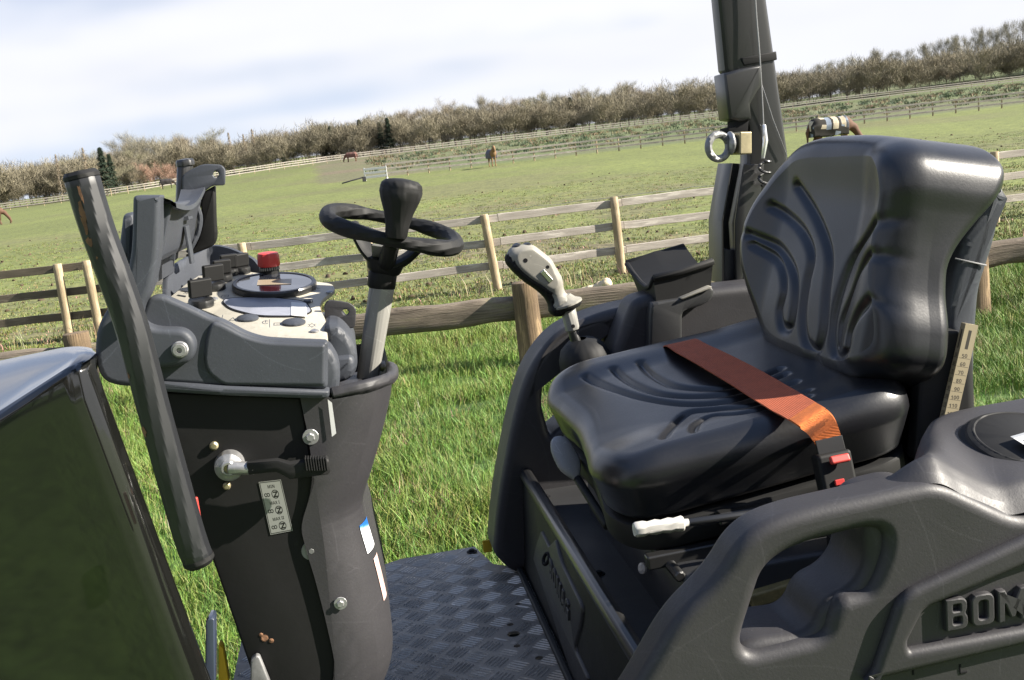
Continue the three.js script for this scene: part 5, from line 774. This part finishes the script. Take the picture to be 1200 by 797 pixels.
{ // tub below the panel: near side moulding, lower lip, rear block
  const B = (x, y) => [150 + x / 2.657, 170 + y / 2.657];
  obj('tub_side', ext([[...B(40, 530), .01], [...B(62, 474), .01], [...B(100, 466), .01], [...B(180, 500), .03], [...B(262, 540), .01], [...B(290, 544), .012], [...B(400, 604), .03], [...B(622, 612), .005], [...B(622, 762), .008], [...B(300, 752), .01], [...B(66, 738), .01]], CZ, .026, .006, [], 5, 2), M.bezel, CON);
  obj('tub_panel', ext([[...B(255, 556), .008], [...B(276, 548), .02], [...B(395, 612), .03], [...B(615, 620), .005], [...B(615, 752), .008], [...B(295, 750), .01], [...B(232, 700), .02], [...B(240, 600), .02]], CZ + .004, .02, .005, [], 5, 2), M.bezel, CON);
  obj('lower_lip', ext([[...B(60, 736), .004], [...B(300, 752), .01], [...B(628, 766), .004], [...B(626, 788), .004], [...B(590, 792), .01], [...B(300, 782), .01], [...B(80, 768), .004]], CZ + .008, .40, .005, [], 3), M.bezel, CON);
  // far lower body filling the tub
  obj('tub_body', ext([[165, 400, .02], [385, 405, .01], [400, 430, .02], [396, 468, .01], [180, 462, .01]], CZ - .02, .36, .01), M.bezel, CON);
  // rounded rear block beside the column
  const z1 = .70; obj('rear_block', [ext([[...B(610, 560), .01], [...B(660, 560), .02], [...B(712, 625), .02], [...B(716, 700), .015], [...B(690, 735), .01], [...B(612, 752), .01]], z1, .22, .012, [], 4), ext([[...B(606, 665), .01], [...B(705, 655), .01], [...B(708, 715), .02], [...B(680, 738), .01], [...B(612, 752), .01]], z1 + .012, .05, .01)], M.bezel, CON);
  obj('bracket_tab', ext([[...B(610, 500), .003], [...B(622, 482), .008], [...B(690, 490), .012], [...B(712, 510), .008], [...B(706, 572), .006], [...B(614, 562), .003]], .60, .006, .0015, [[[...B(676, 508), .004], [...B(690, 519), .004], [...B(678, 533), .004], [...B(664, 520), .004]]]), M.fender, CON);
  // hinge ear with bolt: the folding cover's near arm
  const A = part('instrument_cover', RR); A.userData.label = 'folded up instrument cover with two side arms';
  const C2 = (x, y) => [120 + x / 4.98, 180 + y / 4.98];
  obj('side_arm', ext([[155, 229, .006], [188, 229, .003], [187, 294, .05], [178, 340, .05], [165, 362, .02], [167, 378, .015], [181, 385, .01], [217, 386, .012], [230, 402, .018], [225, 424, .02], [205, 431, .01], [178, 432, .004], [176, 453, .006], [140, 454, .02], [118, 446, .03], [110, 420, .04], [112, 385, .04], [126, 360, .05], [146, 330, .05], [154, 294, .04]], CZ + .024, .040, .008, [], 5, 2), M.bezel, A);
  obj('arm_inner_web', ext([[188, 236, .002], [203, 233, .01], [199, 250, .02], [192, 285, .03], [188, 305, .01], [184, 318, .01]], CZ - .012, .012, .002), M.bezel, A);
  obj('hinge_bolt', [turned([[0, 0], [.0108, 0], [.0108, .003], [.0095, .0045], [0, .0045]], on(211, 409.5, 'z', CZ + .0245), ZN, 30), turned([[.0035, .004], [.0035, .009], [.0075, .009], [.008, .0075], [.008, .004]], on(211, 409.5, 'z', CZ + .0245), ZN, 24)], M.zinc, A);
  obj('cover_shell', ext([[143, 250, .008], [157, 249, .01], [160, 300, .01], [160, 345, 0], [132, 345, 0], [134, 318, .02]], CZ - .04, .34, .012, [], 4), M.bezel, A);
  obj('cover_panel', ext([[183, 240, .003], [197, 240, .006], [192, 262, .02], [188, 295, .02], [182, 310, .01], [170, 312, 0], [178, 285, .03]], CZ - .020, .36, .003), M.bezel, A);
  // top strap sweeping back to the far lug
  const zn = CZ + .0, zf = .42, n0 = [on(186, 231, 'z', zn), on(196, 233, 'z', zn), on(206, 238, 'z', zn)], f0 = [on(212, 222, 'z', zf), on(226, 222, 'z', zf), on(240, 219, 'z', zf)], cN = new THREE.CatmullRomCurve3(n0), cF = new THREE.CatmullRomCurve3(f0);
  obj('top_strap', mergeAll([0, -.006].map(o => grid(12, 20, (u, v) => { const p = cN.getPoint(u).lerp(cF.getPoint(u), v); p.y += o - .020 * Math.sin(v * Math.PI) * (1 - .3 * u); return p; })).concat([grid(20, 1, (v, w) => { const p = cN.getPoint(1).lerp(cF.getPoint(1), v); p.y += (w ? 0 : -.006) - .014 * Math.sin(v * Math.PI); return p; })])), M.bezel, A);
  obj('far_lug', ext([[...C2(465, 222), .002], [...C2(465, 130), .006], [...C2(500, 100), .01], [...C2(585, 60), .008], [...C2(690, 64), .006], [...C2(718, 90), .006], [...C2(714, 185), .004], [...C2(640, 188), .004], [...C2(592, 222), .004]], zf, .008, .002, [[[...C2(640, 120), .006], [...C2(660, 96), .006], [...C2(684, 120), .006], [...C2(660, 146), .006]]]), M.bezel, A);
  obj('side_arm', ext([[...C2(592, 222), .004], [...C2(655, 186), .003], [...C2(660, 400), .02], [...C2(668, 480), .02], [...C2(650, 540), .01], [...C2(470, 610), .01], [...C2(545, 540), .03], [...C2(585, 400), .03], [...C2(570, 290), .01]], zf - .004, .022, .003), M.housing, A);
  obj('arm_edge', sweep([on(...C2(545, 290), 'z', zf + .004), on(...C2(570, 370), 'z', zf + .004), on(...C2(558, 460), 'z', zf + .004), on(...C2(500, 580), 'z', zf + .006)], .0042, 8, { res: 20 }), M.bezel, A);
  obj('hook', [sweep([on(...C2(520, 372), 'z', .56), on(...C2(465, 385), 'z', .56), on(...C2(430, 450), 'z', .56), on(...C2(425, 540), 'z', .56), on(...C2(418, 620), 'z', .56)], .008, 4, { res: 16, sect: a => { const c = Math.cos(a + .785), s = Math.sin(a + .785); return [c * .5, s * 3.2]; } }), rbox(.004, .055, .03, .001, on(...C2(506, 530), 'z', .56))], M.bezel, A);
  obj('stay_tube', [cyl(on(217, 192, 'z', .40), on(214, 260, 'z', .40), .0125), turned([[0, 0], [.0145, 0], [.0145, .007], [.0125, .010], [0, .011]], on(217.5, 194, 'z', .40), V(-.02, 1, .05), 24)], M.steelGloss, A);
}
{ // pedestal housing
  const zN = CZ - .012;
  const pd = (px, py) => { const p = on(px, py, 'z', zN); return [p.x, p.y]; };
  const bl = pd(299, 800), tl = pd(187, 460), ex = [bl[0] + (bl[0] - tl[0]) * .52, bl[1] + (bl[1] - tl[1]) * .52], br = pd(395, 800), b2 = pd(385, 700), ebr = [br[0] + (br[0] - b2[0]) * 1.6, ex[1]];
  obj('side_panel', extM([[...tl, .006], [...pd(352, 466), .004], [...pd(367, 550), .03], [...pd(381, 640), .03], [...pd(390, 740), .03], [...br, .02], [...ebr, 0], [...ex, .01], [...bl, .05], [...pd(226, 590), .04]], zN, .05, .003, [], 3), M.housing, CON);
  obj('core', extM([[tl[0] + .03, tl[1], 0], [-.33, tl[1], 0], [-.33, .76, 0], [ex[0] + .02, .76, 0], [bl[0] + .02, bl[1], 0]], zN - .03, .36, .01), M.housing, CON);
  // rear shroud: sections stacked by height
  const zc = .53, sil = [[459, 440], [456, 462], [447, 500], [436, 540], [425, 578], [428, 598], [439, 637], [452, 691], [459, 731], [457, 762], [443, 797], [425, 830]].map(q => on(...q, 'z', .66)), seam = [[350, 440], [352, 466], [360, 505], [366, 545], [371, 580], [374, 600], [380, 640], [386, 700], [390, 740], [392, 765], [395, 797], [398, 830]].map(q => on(...q, 'z', zN + .004));
  const cs = new THREE.CatmullRomCurve3(sil, false, 'centripetal'), ce = new THREE.CatmullRomCurve3(seam, false, 'centripetal');
  const shroud = grid(40, 70, (u, v) => { const S = cs.getPoint(v), E = ce.getPoint(v), zF = .33, zNn = zN + .006, rc = .085; if (u < .2) { return V(mix(E.x, S.x - rc, u / .2), mix(E.y, S.y, u / .2), zNn); } if (u < .55) { const a = (u - .2) / .35 * Math.PI / 2; return V(S.x - rc + rc * Math.sin(a), S.y, zNn - rc + rc * Math.cos(a)); } if (u < .85) return V(S.x, S.y, mix(zNn - rc, zF + .06, (u - .55) / .3)); const a = (u - .85) / .15 * Math.PI / 2; return V(S.x - .06 + .06 * Math.cos(a), S.y, zF + .06 - .06 * Math.sin(a)); }, false, .9);
  obj('rear_shroud', shroud, M.fender, CON);
  // cup rim where the column comes out
  const rimz = [on(388, 462, 'z', .76), on(430, 452, 'z', .752), on(455, 444, 'z', .70), on(460, 436, 'z', .60), on(456, 430, 'z', .48), on(440, 428, 'z', .42)]; obj('cup_rim', sweep(rimz, .009, 12, { res: 40 }), M.fender, CON);
  obj('cup_floor', rbox(.10, .006, .26, .002, V(-.325, 1.325, .58)), M.fender, CON);
  // stickers on the shroud and white tag at its top
  const stick = (pts, mt, nm) => { const A = pts.map(([x, y, zz]) => on(x, y, 'z', zz)); const g = new THREE.BufferGeometry(); g.setAttribute('position', new THREE.Float32BufferAttribute([...A[0].toArray(), ...A[1].toArray(), ...A[2].toArray(), ...A[0].toArray(), ...A[2].toArray(), ...A[3].toArray()], 3)); g.computeVertexNormals(); g.setAttribute('uv', new THREE.Float32BufferAttribute([0, 1, 1, 1, 1, 0, 0, 1, 1, 0, 0, 0], 2)); return obj(nm, g, mt, CON); };
  stick([[384, 468, zN + .010], [389, 472, zN + .010], [394, 508, zN + .010], [389, 512, zN + .010]], M.white, 'tag');
  const curveStick = (v0, v1, u0, u1, mt, nm) => obj(nm, grid(8, 12, (u, v) => { const vv = mix(v0, v1, v), S = cs.getPoint(vv), zNn = zN + .006, rc = .085, a = mix(u0, u1, u) * Math.PI / 2; return V(S.x - rc + (rc + .0012) * Math.sin(a), S.y, zNn - rc + (rc + .0012) * Math.cos(a)); }), mt, CON);
  const blueTex = canvasTex(128, 256, (x, w, h) => { x.fillStyle = '#e6e9ec'; x.fillRect(0, 0, w, h); x.fillStyle = '#1f5fae'; x.beginPath(); x.ellipse(74, 118, 58, 104, 0, 0, 7); x.fill(); x.fillStyle = '#eef1f4'; x.beginPath(); x.ellipse(64, 120, 20, 52, .2, 0, 7); x.fill(); });
  curveStick(.455, .53, .68, .97, std({ map: blueTex, roughness: .4 }), 'blue_sticker'); curveStick(.55, .63, .78, .98, std({ map: wornTex(83, .5, { tint: [1.15, .8, .72], m: .08, patch: .5 }), roughness: .5 }), 'paper_sticker');
  // bolts
  for (const [px, py, r] of [[364, 512, .0062], [399, 707, .0052]]) obj('bolt', hexBolt(on(px, py, 'z', zN + .006), ZN, r), M.zinc, CON);
  for (const [px, py, r] of [[251, 522, .0058], [266, 569, .0052]]) obj('bolt', turned([[0, 0], [r, 0], [r, .004], [r * .6, .006], [0, .0062]], on(px, py, 'z', zN), ZN, 18), M.brass, CON);
  obj('washer_bolt', [turned([[0, 0], [.0135, 0], [.0135, .0018], [0, .0018]], on(365, 645, 'z', zN), ZN, 30), ...hexBolt(on(365, 645, 'z', zN + .0018), ZN, .0045)], M.zincDull, CON);
  for (const [px, py, w] of [[310, 748, 9], [318, 751, 6], [306, 744, 5]]) { const c = on(px, py, 'z', zN + .0004); obj('mud_spot', turned([[0, 0], [w * .0006, 0], [w * .0004, .0008], [0, .001]], c, ZN, 9), M.rust, CON); }
  // throttle lever
  const T = part('throttle_lever', RR), t0 = on(268, 548, 'z', zN + .022), t1 = on(300, 549, 'z', zN + .030), t2 = on(352, 545, 'z', zN + .034), t3 = on(386, 544, 'z', zN + .034);
  obj('ball_joint', [turned([[0, -.022], [.019, -.022], [.020, -.014], [.0185, .0], [.014, .004], [0, .005]], t0, ZN, 32, .7), turned([[.006, .004], [.0105, .004], [.0105, .0065], [.0085, .008], [.006, .008]], t0, ZN, 24)], M.zinc, T); obj('pivot', turned([[0, .0035], [.006, .0035], [.006, .006], [0, .0066]], t0, ZN, 18), M.brass, T);
  obj('arm', sweep([t0, t1], [.010, .008], 12), M.zinc, T); obj('grip', sweep([on(290, 548, 'z', zN + .030), on(325, 545, 'z', zN + .033), on(340, 551, 'z', zN + .034), t3], [.009, .009, .0115, .0125], 16, { up: YN, sect: a => { const c = Math.cos(a), s = Math.sin(a), n = 4, k = Math.pow(Math.pow(Math.abs(c), n) + Math.pow(Math.abs(s), n), -1 / n); return [c * k * 1.0, s * k * .75]; } }), M.rubber, T);
  const ribs = []; for (let i = 0; i < 9; i++) { const c = on(358 + i * 3.0, 537, 'z', zN + .036); ribs.push(rbox(.0018, .017, .016, .0006, c.add(V(0, -.006, .003)))); } obj('grip_ribs', ribs, M.rubber, T);
  // engraved plate
  const pt = canvasTex(160, 320, (x, w, h) => { x.fillStyle = '#9a9a98'; x.fillRect(0, 0, w, h); x.strokeStyle = '#3a3a3a'; x.lineWidth = 5; x.strokeRect(6, 6, w - 12, h - 12); x.fillStyle = '#1d1d1d'; x.font = 'bold 26px sans-serif'; x.textAlign = 'center'; ['MIN', 'MAX I', 'MAX II'].forEach((t, i) => { const y = 44 + i * 98; x.fillText(t, 80, y); x.beginPath(); x.arc(98, y + 38, 24, 0, 7); x.lineWidth = 5; x.strokeStyle = '#1d1d1d'; x.stroke(); x.lineWidth = 8; x.beginPath(); x.moveTo(84, y + 26); x.lineTo(112, y + 26); x.lineTo(88, y + 52); x.lineTo(114, y + 52); x.stroke(); x.lineWidth = 5; for (const q of [30, 48]) { x.beginPath(); x.arc(q, y + 38, 9, 0, 7); x.stroke(); } }); });
  const a = on(303, 565, 'z', zN + .001), b = on(329, 562, 'z', zN + .001), c = on(343, 622, 'z', zN + .001), d = on(317, 627, 'z', zN + .001); const pg = new THREE.BufferGeometry(); pg.setAttribute('position', new THREE.Float32BufferAttribute([a, d, b, d, c, b].flatMap(v => v.toArray()), 3)); pg.setAttribute('uv', new THREE.Float32BufferAttribute([0, 1, 0, 0, 1, 1, 0, 0, 1, 0, 1, 1], 2)); pg.computeVertexNormals(); obj('engraved_plate', pg, std({ map: pt, roughness: .4, metalness: .35 }), CON);
  // pale foot stay at the bottom edge
  obj('foot_stay', ext([[294, 772, .006], [303, 768, .006], [316, 800, 0], [318, 830, 0], [292, 830, 0]], zN + .014, .012, .002), M.zincDull, CON);
}
{ // steering column and wheel
  const S = part('steering_wheel', RR), z = .50, a = on(431, 441, 'z', z), b = on(448, 334, 'z', z), ax = b.clone().sub(a).normalize();
  const C = part('steering_column', RR); obj('tube', cyl(a.clone().addScaledVector(ax, -.06), b, .0165, .0200, 36), M.column, C);
  obj('collar', [cyl(on(446.5, 339, 'z', z), on(449, 317, 'z', z), .0222, .0225, 32)], M.rubber, C);
  const wc = on(459.5, 268.5, 'z', z), L = on(376, 251, 'z', z), R = on(544, 287, 'z', z), wn = V(.325, .945, .13).normalize(), rad = L.distanceTo(R) / 2 - .0125;
  const e1 = R.clone().sub(L).normalize(); e1.addScaledVector(wn, -e1.dot(wn)).normalize(); const e2 = wn.clone().cross(e1).negate(); if (e2.z < 0) e2.negate();
  const ring = []; const N = 72; for (let i = 0; i <= N; i++) { const t = i / N * 6.28319, c = Math.cos(t), s = Math.sin(t), k = Math.pow(Math.pow(Math.abs(c), 2.5) + Math.pow(Math.abs(s), 2.5), -1 / 2.5); ring.push(wc.clone().addScaledVector(e1, rad * c * k).addScaledVector(e2, rad * .96 * s * k)); }
  const rr = ring.map((_, i) => { const c = Math.abs(Math.cos(i / N * 6.28319)); return .0098 + .0030 * smooth(.35, .6, c); });
  obj('rim', sweep(ring, rr, 40, { cap: false, up: wn }), M.rubber, S);
  const hub = on(452, 314, 'z', z), hubT = on(456, 296, 'z', z);
  obj('hub', [cyl(on(449, 320, 'z', z), on(453, 303, 'z', z), .026, .030, 28)], M.rubber, S);
  const fl = a => { const c = Math.cos(a), s = Math.sin(a); return [c * .55, s * 1.5]; };
  for (const [p1, p2, w] of [[wc.clone().addScaledVector(e1, -rad * .62).addScaledVector(e2, -.02), 0, .015], [wc.clone().addScaledVector(e1, rad * .55).addScaledVector(e2, .0), 0, .017]]) { const m = hub.clone().lerp(p1, .5).addScaledVector(wn, -.012); obj('spoke', sweep([hub, m, p1.clone().addScaledVector(wn, -.006)], [w * 1.1, w, w * .8], 14, { res: 14, sect: fl }), M.rubber, S); }
  obj('near_spoke', sweep([hub.clone().add(V(0, .004, .01)), wc.clone().addScaledVector(e2, rad * .8).addScaledVector(wn, -.006)], [.014, .012], 12), M.rubber, S);
  for (const s of [-1, 1]) obj('rim_web', sweep([wc.clone().addScaledVector(e1, s * rad * .9).addScaledVector(e2, .02), wc.clone().addScaledVector(e1, s * rad * .45).addScaledVector(e2, rad * .45).addScaledVector(wn, -.003), wc.clone().addScaledVector(e2, rad * .8)], [.010, .014, .010], 12, { res: 12, up: wn, sect: a => [Math.cos(a) * .5, Math.sin(a)] }), M.rubber, S);
  obj('hub_plate', [rbox(.03, .004, .05, .001, on(447, 296, 'z', z + .03), [-.5, 0, -.3])], M.zinc, S);
  // spinner knob
  const k0 = on(464, 279, 'z', z + .105), k1 = on(471.5, 209, 'z', z + .105), kd = k1.clone().sub(k0), kL = kd.length(), q = .00132; obj('spinner_knob', turned([[0, 0], [11 * q, 0], [12.5 * q, kL * .05], [13.5 * q, kL * .22], [16.5 * q, kL * .42], [21.5 * q, kL * .62], [24 * q, kL * .75], [24 * q, kL * .80], [23.6 * q, kL * .81], [23.6 * q, kL * .825], [23.8 * q, kL * .84], [22.5 * q, kL * .91], [18 * q, kL * .965], [9 * q, kL * .99], [0, kL]], k0, kd, 44, .9), M.rubber, S);
}
{ // handrail
  const H = part('handrail', RR), z = .97, L = [[95, 206], [112, 262], [152, 375], [185, 497], [226, 640], [233, 657]].map(q => on(...q, 'z', z));
  obj('tube', sweep(L, [.0186, .0184, .0182, .0180, .0180, .0176], 72, { res: 40 }), M.rail, H);
  const up = L[0].clone().sub(L[1]).normalize(); obj('end_cap', turned([[0, 0], [.0191, 0], [.0191, .004], [.016, .008], [0, .009]], L[0].clone().addScaledVector(up, -.003), up, 28), M.rubber, H);
  const dn = L[5].clone().sub(L[4]).normalize(); obj('end_cap', turned([[0, 0], [.0182, 0], [.0182, .005], [.014, .010], [0, .011]], L[5].clone().addScaledVector(dn, -.004), dn, 28), M.rubber, H);
  // rust patches where the paint is chipped, lying on the tube
  const patch = (px, py, w, h, sd) => { const c = on(px, py, 'z', z), ax = on(px + 3, py + 10, 'z', z).sub(on(px, py, 'z', z)).normalize(); const r = rng(sd), cur = new THREE.CatmullRomCurve3(L, false, 'centripetal'); let best = 0, bd = 9; for (let i = 0; i <= 200; i++) { const d = cur.getPoint(i / 200).distanceTo(c); if (d < bd) { bd = d; best = i / 200; } } const o = cur.getPoint(best), t = cur.getTangent(best), side = V().crossVectors(t, ZN).normalize(), out = V().crossVectors(side, t).normalize(); if (out.z < 0) out.negate(); const off = c.clone().sub(o).dot(side); const ph0 = Math.asin(Math.max(-1, Math.min(1, off / .0183))); const n = 14, pos = [], idx = []; const P = (u, v) => { const ph = ph0 + u / .0183; return o.clone().addScaledVector(t, v).addScaledVector(side, .0187 * Math.sin(ph)).addScaledVector(out, .0187 * Math.cos(ph)); }; pos.push(...P(0, 0).toArray()); for (let i = 0; i < n; i++) { const a = i / n * 6.283, k = .55 + .6 * r(); pos.push(...P(Math.cos(a) * w * k, Math.sin(a) * h * k).toArray()); } for (let i = 0; i < n; i++) idx.push(0, 1 + i, 1 + (i + 1) % n); const g = new THREE.BufferGeometry(); g.setAttribute('position', new THREE.Float32BufferAttribute(pos, 3)); g.setIndex(idx); obj('rust_patch', fin(g, 1), M.rust, H); };
  patch(101, 250, .0035, .016, 1); patch(108, 281, .0045, .006, 2); patch(99, 226, .002, .012, 3); patch(171, 503, .0042, .008, 4); patch(153, 438, .0026, .004, 5); patch(118, 302, .0015, .002, 6); patch(103, 262, .003, .012, 7);
  obj('clamp', [cyl(on(150, 372, 'z', z - .005), on(151, 374, 'z', .79), .0115)], M.steel, H); obj('reflector', rbox(.012, .045, .006, .002, on(229, 604, 'z', .90)), M.redDull, H);
}
{ // bonnet
  const H = part('bonnet', RR), zS = .86;
  const rt = on(98, 418, 'z', zS), rb = on(225, 760, 'z', zS), lt = on(0, 477, 'z', zS), slope = (lt.y - rt.y) / (lt.x - rt.x), lean = (rb.x - rt.x) / (rb.y - rt.y);
  const st = []; const rc = .034; for (let i = 0; i <= 8; i++) { const q = i / 8 * Math.PI / 2; st.push([rc * (1 - Math.sin(q)) * 0 + rc * (1 - Math.cos(q)), rc * (1 - Math.sin(q))]); } for (const q of [[.08, 0], [.14, 0], [.2, 0], [.3, 0], [.45, 0], [.6, 0], [.85, .01], [1.0, .04]]) st.push(q);
  const sec = (ins, d) => { const zf = Math.max(.40, .775 - d * 1.25), hf = .006 + Math.min(.07, d * .20), L = [[zS - ins, .80], [zS - ins, 'm'], [zS - ins, -.045]]; for (let i = 0; i <= 5; i++) { const q = i / 5 * Math.PI / 2; L.push([zS - ins - .012 + .012 * Math.cos(q), -.012 + .012 * Math.sin(q) - ins * .35]); } L.push([mix(zS - ins - .012, zf, .5), hf * .5 - ins * .4]); for (let i = 0; i <= 5; i++) { const q = i / 5 * 1.1; L.push([zf - .08 * Math.sin(q), hf - .08 * (1 - Math.cos(q)) - ins * .4]); } L.push([.20, -.15 - ins * .6], [.12 + ins, -.19], [.115 + ins, -.24], [.115 + ins, .80]); return L; };
  const rings = st.map(([d, ins]) => sec(ins, d).map(([z, y]) => { const yt = rt.y - d * Math.abs(slope) * (d > .3 ? .8 : 1); let yy = y === 'm' ? (yt - .045 + .80) / 2 : (y === .80 ? .80 : yt + y); const x = rt.x - d + (yy - rt.y) * lean + Math.min(0, z - .79) * .45; return V(x, yy, z); }));
  const close = (ring, inx) => { const c = ring.reduce((s, p) => s.add(p), V()).multiplyScalar(1 / ring.length); return ring.map(p => p.clone().lerp(c, .99)); };
  const all = [close(rings[0]), ...rings, close(rings[rings.length - 1])]; const nS = rings[0].length;
  const sm = (u, v) => { const f = u * (nS - 1), k = Math.min(nS - 2, Math.floor(f)), r = Math.round(v * (all.length - 1)); return all[r][k].clone().lerp(all[r][k + 1], f - k); };
  obj('shell', grid((nS - 1), all.length - 1, sm, false, .8), M.gloss, H);
  obj('hinge_post', ext([[241, 728, .002], [246, 724, .003], [251, 726, .002], [252, 800, 0], [240, 800, 0]], .80, .03, .002), M.blueSteel, H);
  obj('yellow_edge', ext([[256, 756, .002], [261, 760, .002], [268, 800, 0], [256, 800, 0]], .74, .02, .001), M.yellow, H);
}

renderer.render(scene, camera);
